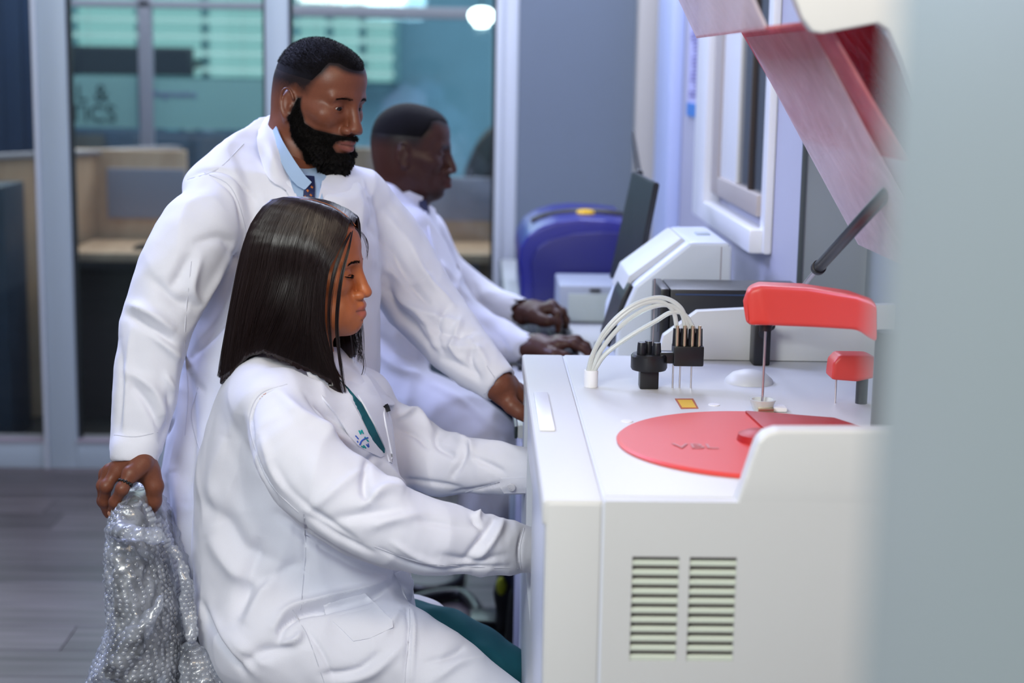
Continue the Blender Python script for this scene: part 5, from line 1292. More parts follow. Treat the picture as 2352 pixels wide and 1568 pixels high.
# control stations along the sweep: hem height, distance forward, distance sideways (head units) at crown, temple, ear, jaw, hem
ST = [ # phi, part x, temple(x,y,z), ear(x,y,z), jaw(x,y,z), hem(x,y,z)
 (0.00, .078, (.070, -.046, .076), (.043, -.082, .000), (.044, -.092, -.100), (.086, -.100, -.232)),
 (0.12, .066, (.052, -.064, .083), (.028, -.092, .000), (.028, -.104, -.100), (.066, -.112, -.200)),
 (0.28, .045, (.032, -.078, .090), (.016, -.099, .000), (.008, -.113, -.100), (-.008, -.118, -.170)),
 (0.45, .022, (-.004, -.084, .094), (-.022, -.102, .000), (-.040, -.116, -.075), (-.072, -.112, -.150)),
 (0.60, .000, (-.050, -.078, .096), (-.070, -.098, .000), (-.088, -.102, -.075), (-.106, -.095, -.165)),
 (0.74, -.012, (-.092, -.056, .094), (-.114, -.072, .000), (-.128, -.076, -.085), (-.140, -.080, -.205)),
 (0.88, -.022, (-.112, -.030, .090), (-.138, -.038, .000), (-.152, -.042, -.095), (-.168, -.048, -.225)),
 (1.00, -.028, (-.118, .000, .088), (-.144, .000, .000), (-.158, .000, -.095), (-.180, .000, -.240)),
 (1.20, -.020, (-.100, .040, .090), (-.122, .058, .000), (-.132, .066, -.095), (-.145, .080, -.215)),
 (1.40, .000, (-.044, .074, .094), (-.066, .096, .000), (-.070, .104, -.095), (-.070, .115, -.205)),
 (1.65, .030, (.010, .078, .090), (-.010, .100, .000), (-.006, .106, -.100), (.006, .108, -.205)),
 (1.88, .062, (.058, .058, .082), (.040, .088, .000), (.044, .090, -.100), (.060, .088, -.190)),
 (2.00, .078, (.082, .024, .076), (.064, .078, .000), (.062, .080, -.100), (.074, .078, -.178)),
]
def top_z(x): return .1215*math.sqrt(max(0, 1-((x+.012)/.122)**2))+.004
PH = np.array([s[0] for s in ST])
def guide(phi, n=26):
    def it(f): return np.array([np.interp(phi, PH, [f(s)[j] for s in ST]) for j in range(3)])
    px_ = float(np.interp(phi, PH, [s[1] for s in ST])); sy = -1 if phi < 1 else 1; w = min(1, abs(phi-1)*3)
    p0 = np.array([px_, -.020*np.clip((px_+.03)/.04, 0, 1)+.0018*sy*w, top_z(px_)+.0035]); t_ = it(lambda s: s[2]); e_ = it(lambda s: s[3]); j_ = it(lambda s: s[4]); h_ = it(lambda s: s[5])
    m_ = p0*.5+t_*.5; out = np.array([t_[0]-px_, t_[1], 0]); m_ = m_+np.array([out[0]*.12, out[1]*.14, .020])
    c = curve([p0, m_, t_, (t_+e_)/2+np.array([np.sign(e_[0])*.002, np.sign(e_[1])*.006*w, .004]), e_, j_, h_], 8)
    L = np.concatenate([[0], np.cumsum(np.linalg.norm(np.diff(c, axis=0), axis=1))]); t = np.linspace(0, L[-1], n)
    return np.stack([np.interp(t, L, c[:, k]) for k in range(3)], 1)
nphi, nr = 420, 44
G = np.array([guide(p, nr) for p in np.linspace(0, 2, nphi)])
for _ in range(3): G[1:-1] = (G[:-2]+2*G[1:-1]+G[2:])/4
gn = np.cross(np.gradient(G, axis=0), np.gradient(G, axis=1)); gn /= np.linalg.norm(gn, axis=2)[:, :, None]+1e-12
ctr = np.array([-.02, 0, 0]); sg = np.sign(((G-ctr)*gn).sum(2).mean()); gn *= sg
u = np.linspace(0, 1, nphi)[:, None]; v = np.linspace(0, 1, nr)[None, :]
lock = (np.sin(u*260+2.2*np.sin(u*47)+.9*np.sin(v*3))*.45+np.sin(u*610+3*np.sin(u*91))*.35+np.sin(u*97+v*2)*.5)
amp = (.0004+.0019*np.clip((v-.12)/.8, 0, 1))*np.clip((1.04-v)/.12, .25, 1)
G2 = G+gn*(lock*amp)[:, :, None]
G2[:, -1, 2] += .002*np.sin(u[:, 0]*140+2*np.sin(u[:, 0]*31))+.0015*np.sin(u[:, 0]*420)
inner = G-gn*(.002+.010*np.clip(v*1.6, 0, 1))[:, :, None]
def tow(P): return o2+(P.reshape(-1, 3)*s2)@A2.T
Q = np.array([(i*nr+j, (i+1)*nr+j, (i+1)*nr+j+1, i*nr+j+1) for i in range(nphi-1) for j in range(nr-1)])
k = nphi*nr; Fc = np.vstack([Q, Q[:, ::-1]+k])
rim = [(0*nr+j, 0*nr+j+1, 0*nr+j+1+k, 0*nr+j+k) for j in range(nr-1)]+[((nphi-1)*nr+j+1, (nphi-1)*nr+j, (nphi-1)*nr+j+k, (nphi-1)*nr+j+1+k) for j in range(nr-1)]
rim += [(i*nr+nr-1, (i+1)*nr+nr-1, (i+1)*nr+nr-1+k, i*nr+nr-1+k) for i in range(nphi-1)]
Fc = np.vstack([Fc, np.array(rim)])
if sg < 0: Fc = Fc[:, ::-1]
hair2 = link('hair', mesh_np('hair', np.vstack([tow(G2), tow(inner)]), Fc), 'hair_dark', wom); hair2['label'] = 'straight dark bob with a centre parting'
# fine strands over the locks
r = np.random.default_rng(11); ns = 5200; ph = r.random(ns); ii = ph*(nphi-1); i0 = np.floor(ii).astype(int).clip(0, nphi-2); fr = (ii-i0)[:, None, None]
SP = G2[i0]*(1-fr)+G2[i0+1]*fr; SN = gn[i0]*(1-fr)+gn[i0+1]*fr
vv = np.linspace(0, 1, nr)[None, :]; fly = r.random((ns, 1))**5; SP = SP+SN*((.0006+.0010*r.random((ns, 1))+(.006*fly)*vv**1.5)[:, :, None])
tg = np.gradient(SP, axis=1); tg /= np.linalg.norm(tg, axis=2)[:, :, None]; sd_ = np.cross(tg, SN)
SP = SP+sd_*((r.normal(size=(ns, 1))*.0022*vv+.0008*np.sin(vv*9+r.random((ns, 1))*6))[:, :, None])
ln = 1-.10*r.random(ns)**2; SP = SP[:, ::2]; SN = SN[:, ::2]; sd_ = sd_[:, ::2]; m = SP.shape[1]
rad = .00042*(1-.75*np.linspace(0, 1, m)**3); VV = np.stack([SP+(SN*math.cos(a)+sd_*math.sin(a))*rad[None, :, None]*(1 if a < 1 else 1) for a in (0, 2.094, 4.188)], 2).reshape(-1, 3)
Qs = np.array([(i*3+kk, i*3+(kk+1) % 3, (i+1)*3+(kk+1) % 3, (i+1)*3+kk) for i in range(m-1) for kk in range(3)]); Qs = (Qs[None]+np.arange(ns)[:, None, None]*m*3).reshape(-1, 4)
link('hair_strands', mesh_np('hair_strands', tow(VV), Qs), 'hair_dark', wom, kind='stuff')

# scalp showing along the parting
pt = [hc(x_, -.020*np.clip((x_+.03)/.04, 0, 1), top_z(x_)+.0076) for x_ in np.linspace(-.03, .082, 12)]
Vp, Fp = sweep(np.array(pt), np.linspace(.0005, .0010, 12), 6); mp_ = mesh_np('parting', Vp, Fp); tint(mp_, np.tile(SK2*.8, (len(Vp), 1))); link('parting', mp_, 'skin_woman', wom)
# loose locks beside the face
def lock(name, pts, n, spread, seed, rad0=.0004):
    r = np.random.default_rng(seed); c = curve([tow(np.array(p))[0] for p in pts], 8); m = len(c); t = np.linspace(0, 1, m); VV = []
    for _ in range(n):
        o_ = r.normal(size=3)*spread; o2_ = r.normal(size=3)*spread*.8; l = 1-.12*r.random(); P = c+o_*(.25+.75*np.sin(t*3.1)[:, None])+o2_*(t**2)[:, None]; k_ = max(4, int(m*l)); tg = np.gradient(P, axis=0); 
        a = np.cross(tg, [1, .2, .1]); a /= np.linalg.norm(a, axis=1)[:, None]; b = np.cross(tg, a); b /= np.linalg.norm(b, axis=1)[:, None]; w = rad0*(1-.7*t**3)
        VV.append(np.stack([P+(a*math.cos(q)+b*math.sin(q))*w[:, None] for q in (0, 2.094, 4.188)], 1).reshape(-1, 3))
    Qs = np.array([(i*3+kk, i*3+(kk+1) % 3, (i+1)*3+(kk+1) % 3, (i+1)*3+kk) for i in range(m-1) for kk in range(3)]); Qs = (Qs[None]+np.arange(n)[:, None, None]*m*3).reshape(-1, 4)
    return link(name, mesh_np(name, np.vstack(VV), Qs), 'hair_dark', wom, kind='stuff')
lock('loose_lock', [(.078, -.030, .080), (.078, -.062, .050), (.069, -.082, -.010), (.066, -.090, -.090), (.078, -.096, -.170), (.088, -.098, -.218)], 40, .0015, 1)
lock('loose_lock', [(.076, -.036, .078), (.068, -.068, .050), (.055, -.086, -.010), (.053, -.094, -.090), (.070, -.098, -.200)], 34, .0017, 2)
lock('loose_lock', [(.080, -.010, .084), (.093, .016, .066), (.098, .026, .045), (.096, .030, .022)], 7, .0022, 4)
lock('loose_lock', [(.060, .050, -.100), (.080, .052, -.140), (.094, .058, -.190), (.086, .060, -.225)], 6, .0030, 5)
lock('loose_lock', [(.070, .074, -.060), (.076, .076, -.120), (.082, .076, -.190)], 60, .0040, 6)
mat('tie_motif_dark', (.10, .02, .03), .3)
# woman: coat, top, trousers
ck = Sculpt()
rows = [(785, 640, 735, 2.83, .060), (815, 590, 785, 2.83, .12), (850, 545, 830, 2.83, .17), (895, 508, 868, 2.83, .19), (950, 484, 893, 2.83, .185), (1010, 468, 905, 2.83, .175), (1080, 452, 918, 2.83, .165),
        (1160, 446, 925, 2.83, .165), (1240, 446, 930, 2.83, .17), (1310, 450, 938, 2.83, .18), (1370, 450, 950, 2.82, .19), (1430, 458, 962, 2.82, .20), (1490, 478, 965, 2.82, .20), (1550, 508, 965, 2.82, .20), (1640, 560, 960, 2.82, .19)]
ck.stack(px_rows(rows), k=.03, e=2.2)
ck.ell(W(645, 905, 2.71), (.080, .080, .052), .04); ck.ell(W(622, 872, 2.80), (.060, .095, .050), .05); ck.ell(W(835, 905, 2.98), (.055, .07, .045), .04)
P_, r_ = PC([(640, 945, 2.66, 82), (675, 1030, 2.60, 98), (745, 1115, 2.57, 108), (845, 1185, 2.55, 104), (955, 1226, 2.56, 92), (1060, 1245, 2.58, 80), (1150, 1256, 2.61, 66), (1218, 1264, 2.63, 57), (1246, 1268, 2.63, 57)])
ck.chain(P_, r_, k=.03)
ck.cone(W(1290, 1272, 2.64), W(1262, 1269, 2.63), 42/F*2.64, 30/F*2.63, .003, 's')
P_, r_ = PC([(860, 960, 2.98, 60), (915, 1015, 3.00, 82), (1000, 1060, 2.98, 78), (1090, 1070, 2.93, 67), (1160, 1078, 2.89, 58), (1212, 1083, 2.87, 52)])
ck.chain(P_, r_, k=.025)
ck.cone(W(1240, 1086, 2.86), W(1196, 1081, 2.88), 44/F*2.87, 41/F*2.87, .003, 's')
# lap: the coat over the near thigh
P_, r_ = PC([(640, 1470, 2.70, 150), (760, 1505, 2.68, 140), (890, 1500, 2.68, 128), (1020, 1572, 2.66, 116), (1150, 1666, 2.64, 108), (1230, 1715, 2.62, 100)])
ck.chain(P_, r_, k=.035)
P_, r_ = PC([(700, 1500, 2.98, 130), (900, 1470, 2.99, 110), (960, 1468, 3.0, 100)])
ck.chain(P_, r_, k=.03)
# neckline
LAT2 = np.array([.15, .99, 0.0]); pb2, pf2 = W(640, 800, 2.83), W(800, 868, 2.80)
n2 = np.cross(pf2-pb2, LAT2); n2 *= np.sign(n2[2]); ck.half(pb2, n2, pb2-.14, pb2+.24)
st = [ # sleeve folds
  ([(860, 1045), (840, 1075), (838, 1130), (850, 1150)], 11, -9), ([(835, 1160), (880, 1125), (930, 1130)], 13, 9), ([(880, 1060), (905, 1100), (935, 1118)], 12, 9), ([(700, 1180), (790, 1110), (860, 1062)], 15, 5),
  ([(760, 1195), (840, 1180), (930, 1170)], 16, -6), ([(850, 1210), (900, 1190), (970, 1185)], 16, 6), ([(935, 1190), (1000, 1200), (1080, 1215)], 10, -3),
  ([(1110, 1210), (1095, 1185), (1125, 1165), (1150, 1170)], 8, 9), ([(1085, 1190), (1110, 1212)], 9, -7), ([(1160, 1185), (1130, 1240), (1090, 1290)], 11, 7), ([(1140, 1180), (1110, 1235), (1070, 1285)], 11, -8),
  ([(1010, 1275), (1090, 1290), (1160, 1275)], 11, -5), ([(870, 1260), (960, 1300), (1060, 1305), (1170, 1300)], 5, -4), ([(900, 1245), (960, 1280), (1050, 1310)], 7, 4),
  ([(700, 1180), (780, 1235), (860, 1270)], 7, -4), ([(620, 1050), (660, 1120), (740, 1190), (830, 1250)], 11, -6), ([(600, 1000), (640, 1100), (720, 1180)], 12, 6),
  ([(640, 900), (700, 960), (800, 1010), (850, 1050)], 16, 8), ([(700, 900), (760, 960), (840, 1010)], 12, -6), ([(580, 1000), (575, 950), (600, 905), (650, 885)], 5, -4), ([(577, 990), (590, 1060), (640, 1150)], 5, -4),
  ([(1202, 1215), (1192, 1262), (1196, 1315)], 4, -4),
  ([(905, 960), (950, 945), (990, 985)], 9, 8), ([(915, 985), (960, 1000), (985, 1030)], 10, -7), ([(1008, 985), (1005, 1020), (1045, 1050)], 9, -7), ([(1040, 1000), (1080, 1020), (1085, 1055)], 10, 7), ([(1075, 1010), (1060, 1060), (1035, 1100)], 8, -6),
  ([(1080, 1045), (1130, 1070), (1160, 1085)], 8, -5), ([(1100, 1010), (1150, 1020), (1200, 1040)], 9, 4), ([(1040, 1130), (1110, 1120), (1170, 1105)], 4, -4), ([(930, 1100), (1000, 1110), (1060, 1120)], 6, -4),
  # body folds
  ([(470, 1150), (520, 1200), (560, 1260), (640, 1290)], 24, -8), ([(480, 1230), (540, 1310), (600, 1350)], 24, 8), ([(600, 1230), (570, 1330), (545, 1420)], 20, -7), ([(650, 1290), (600, 1370), (560, 1440)], 20, 7),
  ([(700, 1290), (650, 1310), (560, 1360), (540, 1420)], 20, -6), ([(640, 1470), (650, 1440), (690, 1410), (760, 1395), (850, 1370), (900, 1345)], 9, -13), ([(630, 1440), (660, 1400), (740, 1375), (840, 1350), (900, 1320)], 13, 10),
  ([(640, 1480), (680, 1470), (690, 1450)], 9, 9), ([(560, 1520), (600, 1500), (680, 1480)], 18, -8), ([(520, 1440), (560, 1490), (620, 1530)], 16, 6), ([(460, 1380), (500, 1460), (560, 1540)], 10, -7), ([(480, 1400), (530, 1480), (590, 1550)], 12, 6),
  ([(698, 1180), (700, 1280), (698, 1340)], 4, -4), ([(520, 1000), (490, 1100), (500, 1200)], 24, 6), ([(560, 950), (540, 1050), (560, 1180)], 24, -5), ([(640, 1180), (700, 1230), (800, 1290), (910, 1330)], 12, -12),
  ([(740, 1550), (820, 1540), (870, 1500)], 10, -7), ([(780, 1568), (860, 1540), (930, 1480)], 14, 6), ([(700, 1440), (740, 1500), (770, 1568)], 5, -4), ([(936, 1400), (940, 1450), (932, 1568)], 5, -6), ([(945, 1395), (950, 1450), (944, 1568)], 6, 4),
  ([(980, 1520), (1040, 1505), (1070, 1480)], 8, -5), ([(1000, 1560), (1060, 1520), (1120, 1510)], 12, 5), ([(880, 1460), (900, 1430), (920, 1400)], 10, 5)]
coat2, CV2, CQ2 = cloth_obj('lab_coat', ck, .0040, 'coat_white', wom, st, .0028, 11)
bc2 = bvh_of(CV2, CQ2)
# teal top in the open front and teal trousers
patch('teal_top', [(778, 868), (800, 890), (830, 925), (858, 975), (884, 1030), (884, 1040), (860, 1015), (835, 965), (806, 905)], bc2, 'teal_cloth', wom, .0045, .003, 5)
sheet('lapel', [[(742, 800, 2.79), (764, 830, 2.74), (790, 868, None), (828, 915, None), (862, 975, None), (890, 1040, None), (896, 1060, None)],
                [(756, 796, 2.83), (790, 830, 2.80), (830, 868, None), (868, 915, None), (890, 960, None), (900, 1010, None), (899, 1062, None)],
                [(790, 800, 2.88), (828, 838, 2.88), (862, 872, None), (888, 905, None), (907, 928, None), (880, 942, None), (902, 1064, None)]], .003, 'coat_white', wom, 26, bvh=bc2, off=.007, wave=.001)
sheet('lapel', [[(715, 800, 2.74), (738, 838, 2.72), (772, 880, None), (810, 925, None), (850, 1000, None), (884, 1045, None)],
                [(690, 800, 2.72), (705, 850, 2.70), (745, 915, None), (780, 960, None), (820, 1020, None), (875, 1050, None)]], .003, 'coat_white', wom, 20, bvh=bc2, off=.005, wave=.001)
sheet('coat_front_edge', [[(905, 1318, None), (918, 1340, None), (936, 1378, None)], [(925, 1310, 2.72), (948, 1335, 2.72), (946, 1378, None)]], .003, 'coat_white', wom, 10, bvh=bc2, off=.004)
patch('pocket', [(742, 1388), (770, 1380), (838, 1362), (862, 1385), (902, 1425), (903, 1440), (850, 1465), (812, 1472), (780, 1440), (748, 1412)], bc2, 'coat_white', wom, .0028, .002, 7, smooth=2)
patch('cuff_tab', [(1150, 1098), (1215, 1096), (1213, 1132), (1158, 1133), (1146, 1115)], bc2, 'coat_white', wom, .0025, .002, 5)
for pl in ([(660, 882), (600, 903), (575, 950), (580, 1010), (620, 1110), (700, 1190)], [(698, 1180), (702, 1260), (696, 1340), (690, 1400)], [(672, 1400), (710, 1470), (745, 1568)], [(1204, 1212), (1194, 1262), (1198, 1316)], [(940, 1390), (942, 1440), (934, 1510), (930, 1568)], [(860, 1255), (960, 1290), (1060, 1300), (1190, 1305)], [(1040, 1140), (1110, 1118), (1165, 1100)]):
    ribbon('seam', pl, [2.0, 2.6, 2.0], bc2, 'coat_stitch', wom, .0002, .0007)
bb = MB(); pb_ = W(1176, 1115, 2.86-.052); d_ = Vector(-AF); q0 = Vector(pb_)
h = bc2.ray_cast(Vector(CO), Vector(ray(1176, 1115)).normalized())
if h[0] is not None:
    q0 = h[0]+h[1]*.004; bb.cyl(q0, q0+h[1]*.0035, .0085, .0075, 20, .0008)
    for a in range(4): bb.cyl(q0+h[1]*.003+Vector((.0024*math.cos(a*1.57), 0, .0024*math.sin(a*1.57))), q0+h[1]*.0042+Vector((.0024*math.cos(a*1.57), 0, .0024*math.sin(a*1.57))), .0008, seg=8)
bb.build('button', 'button', wom)
tk = Sculpt()
P_, r_ = PC([(820, 1445, 2.95, 80), (925, 1453, 2.96, 84), (994, 1475, 2.95, 90), (1043, 1498, 2.94, 92), (1115, 1540, 2.93, 92), (1148, 1578, 2.92, 88), (1146, 1750, 2.92, 82), (1130, 2200, 2.93, 60)])
tk.chain(P_, r_, k=.02)
P_, r_ = PC([(820, 1520, 2.70, 90), (1000, 1580, 2.67, 92), (1150, 1680, 2.64, 88), (1140, 1800, 2.64, 80), (1120, 2250, 2.66, 60)])
tk.chain(P_, r_, k=.02)
cloth_obj('trousers', tk, .008, 'teal_cloth', wom, [([(980, 1400), (1060, 1460), (1100, 1520)], 14, -6), ([(1060, 1480), (1130, 1500), (1180, 1560)], 16, 5), ([(1000, 1440), (1060, 1500)], 12, 5)], .003, 12)
# shoes on the floor
for (px_, Y_) in ((1125, 2.93), (1118, 2.66)):
    f0 = W(px_, 2200 if Y_ > 2.8 else 2250, Y_); sk_ = Sculpt()
    sk_.cone((f0[0]-.03, Y_, .055), (f0[0]+.03, Y_, .045), .042, .040, .02); sk_.cone((f0[0]+.02, Y_, .04), (f0[0]+.15, Y_, .032), .036, .030, .02); sk_.cone((f0[0]-.02, Y_, .06), (f0[0]-.01, Y_, .16), .04, .045, .02)
    sk_.half((0, 0, 0.004), (0, 0, -1), (f0[0]-.2, Y_-.2, -.1), (f0[0]+.3, Y_+.2, .1))
    v_, q_ = sk_.mesh(.007); link('shoe', mesh_np('shoe', smooth_v(v_, q_, 2), q_), 'black_cloth', wom)

bw_ = MB(); c0 = W(1215, 1090, 2.87); ax = nrm(wr2l-el2l); e1 = nrm(np.cross(ax, [0, 0, 1.])); e2 = np.cross(ax, e1)
for a in range(30):
    t = a*2*math.pi/30; bw_.ball(c0+(e1*math.cos(t)+e2*math.sin(t))*.030, .0036, 8)
bw_.build('bracelet', 'tie_motif_dark', wom, label='dark beaded bracelet')
mat('heel_yellow', (.45, .50, .02), .5)
# ================================================================== second man, seated at the bench further back
Y3 = 4.05
man2 = thing('person', (W(930, 800, Y3)[0], Y3, 0), 'clean-shaven man in a white lab coat seated in profile at the far bench', 'person')
o3 = W(951, 346, 4.05); A3 = frame(R_(3), R_(4), 0); s3 = .975
bh = Sculpt(); p3 = dict(nosew=1.3, nose=.95, lips=1.45, wide=1.0, open=.0020, earx=-.018, earz=-.010)
L3 = head(bh, o3, A3, s3, p3)
neck3 = W(925, 470, 4.07); bh.cone(L3(-.035, 0, -.045), neck3, .060, .066, .03)
bt = Sculpt(); chest3 = W(925, 560, 4.1)
bt.cone(neck3, chest3, .058, .08, .05); bt.cone(chest3, W(905, 760, 4.12), .09, .09, .05)
e3r, w3r = W(1040, 735, 3.88), W(1212, 800, 3.80); e3l, w3l = W(1085, 665, 4.26), W(1200, 716, 4.17)
bt.cone(W(945, 570, 4.0), e3r, .038, .03, .02); bt.cone(e3r, w3r, .03, .022, .02); bt.cone(W(970, 580, 4.2), e3l, .036, .03, .02); bt.cone(e3l, w3l, .03, .022, .02)
ha = Sculpt(); ha.cone(w3r+(w3r-e3r)*-.25, w3r, .030, .025, .01)
hand_px(ha, (1222, 798, 3.80), [(1282, 790, 3.77), (1288, 783, 3.80), (1282, 781, 3.83), (1272, 783, 3.86)],
        [[(1318, 788, 3.76), (1340, 800, 3.76), (1352, 815, 3.76)], [(1325, 780, 3.80), (1346, 794, 3.80), (1358, 812, 3.80)], [(1316, 780, 3.84), (1336, 792, 3.84), (1346, 808, 3.84)], [(1300, 782, 3.87), (1316, 794, 3.88), (1324, 808, 3.88)]],
        [(1245, 806, 3.77), (1272, 815, 3.74), (1295, 820, 3.74), (1312, 824, 3.75)], 1.08)
hb = Sculpt(); hb.cone(w3l+(w3l-e3l)*-.25, w3l, .030, .025, .01)
hand_px(hb, (1212, 718, 4.16), [(1262, 706, 4.13), (1268, 700, 4.16), (1266, 702, 4.20), (1258, 706, 4.23)],
        [[(1280, 722, 4.11), (1283, 742, 4.10), (1282, 758, 4.10)], [(1292, 716, 4.15), (1300, 735, 4.15), (1300, 750, 4.16)], [(1288, 718, 4.20), (1296, 736, 4.20), (1296, 750, 4.21)], [(1276, 722, 4.24), (1284, 738, 4.24), (1284, 750, 4.24)]],
        [(1225, 726, 4.12), (1245, 736, 4.10), (1258, 738, 4.09), (1268, 738, 4.09)], 1.08)
hm_ = sculpt_mesh(bh, .0030)
V, Q = join([hm_, sculpt_mesh(ha, .0030), sculpt_mesh(hb, .0030), sculpt_mesh(bt, .009)]); N = normals(V, Q)
SK3 = np.array([.060, .020, .013])
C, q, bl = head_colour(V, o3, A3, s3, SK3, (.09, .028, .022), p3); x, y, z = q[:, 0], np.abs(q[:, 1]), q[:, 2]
hm3, hd3 = poly_mask(x, z, HL1, .012); inh = np.linalg.norm(q, axis=1) < .17; fade = np.clip((z-.000)/.075, 0.0, 1)
bl(np.clip(hm3*(fade*1.8+.1), 0, .97), (.004, .003, .003))
ch3, cd3 = poly_mask(x, z, [(.045, -.150), (.045, -.10), (.075, -.092), (.13, -.090), (.13, -.15)], .008); bl(ch3*.55, (.01, .006, .005))
bl(np.exp(-((z-.018)/.006)**2)*(x > .055)*(y > .01)*(y < .05)*.8, (.006, .004, .004))
me = mesh_np('body', V, Q); tint(me, C); body3 = link('body', me, 'skin_man', man2); body3['label'] = 'very dark brown skin'
am = np.where(inh, 1, 0)*np.minimum(np.clip(fade-.35, 0, 1)*.0035, np.clip(hd3, 0, 1)*.35); shell('hair', V, Q, N, am, 'hair_black', man2, .0006, .3)
for yy in (-.0315, .0315): eyeball(man2, o3, A3, s3, yy, (1, yy*.3, -.35))
ck = Sculpt()
rows = [(395, 866, 940, 4.08, .055), (430, 846, 972, 4.08, .10), (480, 828, 992, 4.08, .15), (540, 815, 1006, 4.09, .17), (620, 810, 1012, 4.09, .16), (700, 815, 1006, 4.09, .15), (780, 820, 990, 4.09, .16), (860, 822, 984, 4.08, .18), (940, 822, 980, 4.06, .19), (1020, 830, 985, 4.05, .19)]
ck.stack(px_rows(rows), k=.03, e=2.2)
P_, r_ = PC([(945, 540, 3.95, 64), (990, 640, 3.90, 66), (1045, 725, 3.87, 60), (1110, 765, 3.85, 52), (1170, 790, 3.82, 44), (1216, 800, 3.80, 37)]); ck.chain(P_, r_, k=.02)
ck.cone(W(1240, 804, 3.79), W(1205, 799, 3.80), 32/F*3.8, 30/F*3.8, .003, 's')
P_, r_ = PC([(975, 540, 4.24, 56), (1010, 615, 4.26, 52), (1070, 668, 4.26, 50), (1130, 702, 4.22, 44), (1175, 712, 4.18, 38), (1204, 716, 4.16, 35)]); ck.chain(P_, r_, k=.02)
ck.cone(W(1230, 718, 4.15), W(1194, 715, 4.16), 31/F*4.15, 29/F*4.15, .003, 's')
P_, r_ = PC([(880, 940, 3.98, 95), (975, 945, 3.96, 92), (1060, 985, 3.94, 88), (1140, 1050, 3.93, 84), (1175, 1105, 3.93, 72)]); ck.chain(P_, r_, k=.03)
ck.cone(W(1128, 1045, 3.93), W(1110, 1195, 3.93), .07, .07, .03)
cuff_cut(ck, W(1220, 801, 3.80), W(1150, 780, 3.83), .05); cuff_cut(ck, W(1207, 716, 4.16), W(1130, 702, 4.22), .05)
LAT3 = np.array([.05, 1, 0.]); a3, b3 = W(866, 384, 4.08), W(975, 468, 4.05); n3 = np.cross(b3-a3, LAT3); n3 *= np.sign(n3[2]); ck.half(a3, n3, a3-.15, a3+.3)
coat3, CV3, CQ3 = cloth_obj('lab_coat', ck, .0075, 'coat_white', man2, [([(960, 560), (1000, 640), (1050, 690)], 10, -5), ([(1060, 620), (1050, 660), (1080, 690)], 8, 6), ([(1090, 650), (1100, 690), (1130, 710)], 7, -6), ([(1010, 600), (1040, 640)], 7, 5),
    ([(1080, 740), (1120, 780), (1150, 830)], 8, 7), ([(1110, 740), (1150, 780), (1170, 820)], 7, -6), ([(850, 760), (900, 800), (960, 830)], 14, -8), ([(860, 800), (920, 850), (970, 860)], 12, 7), ([(990, 880), (1060, 920), (1140, 990)], 9, 4)], .003, 31)
bc3 = bvh_of(CV3, CQ3)
sheet('shirt_collar', [[(880, 378, 4.13), (868, 386, 4.07), (900, 410, 4.02), (940, 438, 4.00), (972, 452, 4.0)], [(868, 392, 4.14), (858, 405, 4.07), (884, 440, 4.01), (925, 470, 3.99), (966, 488, 3.99)]], .003, 'coat_white', man2, 16)
sheet('lapel', [[(975, 460, 4.04), (985, 520, None), (1000, 590, None)], [(1000, 480, 4.10), (1008, 530, 4.06), (1008, 595, None)]], .003, 'coat_white', man2, 10, bvh=bc3, off=.005)
sheet('tie', [[(962, 462, 3.985), (964, 495, 3.975), (974, 535, 3.975)], [(978, 458, 3.99), (986, 490, 3.975), (980, 535, 3.975)]], .006, 'tie_navy', man2, 10)
tk = Sculpt()
P_, r_ = PC([(900, 960, 4.20, 75), (1040, 945, 4.22, 80), (1140, 985, 4.22, 74), (1185, 1050, 4.22, 60), (1194, 1180, 4.22, 46), (1182, 1330, 4.22, 38)]); tk.chain(P_, r_, k=.02)
P_, r_ = PC([(900, 990, 3.98, 75), (1040, 1000, 3.95, 76), (1130, 1060, 3.94, 64), (1195, 1130, 3.95, 54), (1212, 1200, 3.96, 46), (1212, 1390, 3.98, 40)]); tk.chain(P_, r_, k=.02)
cloth_obj('trousers', tk, .009, 'navy_cloth', man2, (), .003, 33)
def put_shoe(sk_, lo, hi, par):
    sk_.half((0, 0, 0.004), (0, 0, -1), lo, hi); v_, q_ = sk_.mesh(.008); return link('shoe', mesh_np('shoe', smooth_v(v_, q_, 2), q_), 'black_cloth', par)
g0 = W(1212, 1390, 3.98); x0 = g0[0]; sk_ = Sculpt()
sk_.cone((x0-.03, 3.98, .05), (x0+.03, 3.98, .05), .042, .042, .02); sk_.cone((x0+.02, 3.98, .042), (x0+.13, 3.98, .032), .038, .030, .02); sk_.cone((x0-.02, 3.98, .06), (x0, 3.98, .20), .04, .05, .02)
put_shoe(sk_, (x0-.2, 3.8, -.1), (x0+.3, 4.2, .1), man2)
sk_ = Sculpt(); p0, p1, p2 = W(1166, 1362, 4.22), W(1168, 1440, 4.22), W(1204, 1486, 4.22); sk_.cone(p0, p1, .034, .034, .02); sk_.cone(p1, p2, .034, .026, .02); sk_.cone(p0, W(1180, 1320, 4.22), .036, .044, .02)
put_shoe(sk_, (p0[0]-.2, 4.0, -.1), (p0[0]+.3, 4.4, .06), man2)
m_ = MB(); c_ = W(1152, 1345, 4.19); m_.ball(c_, .020, 14, (.75, .8, 1.3)); m_.build('heel_tab', 'heel_yellow', man2, label='bright yellow heel tab')
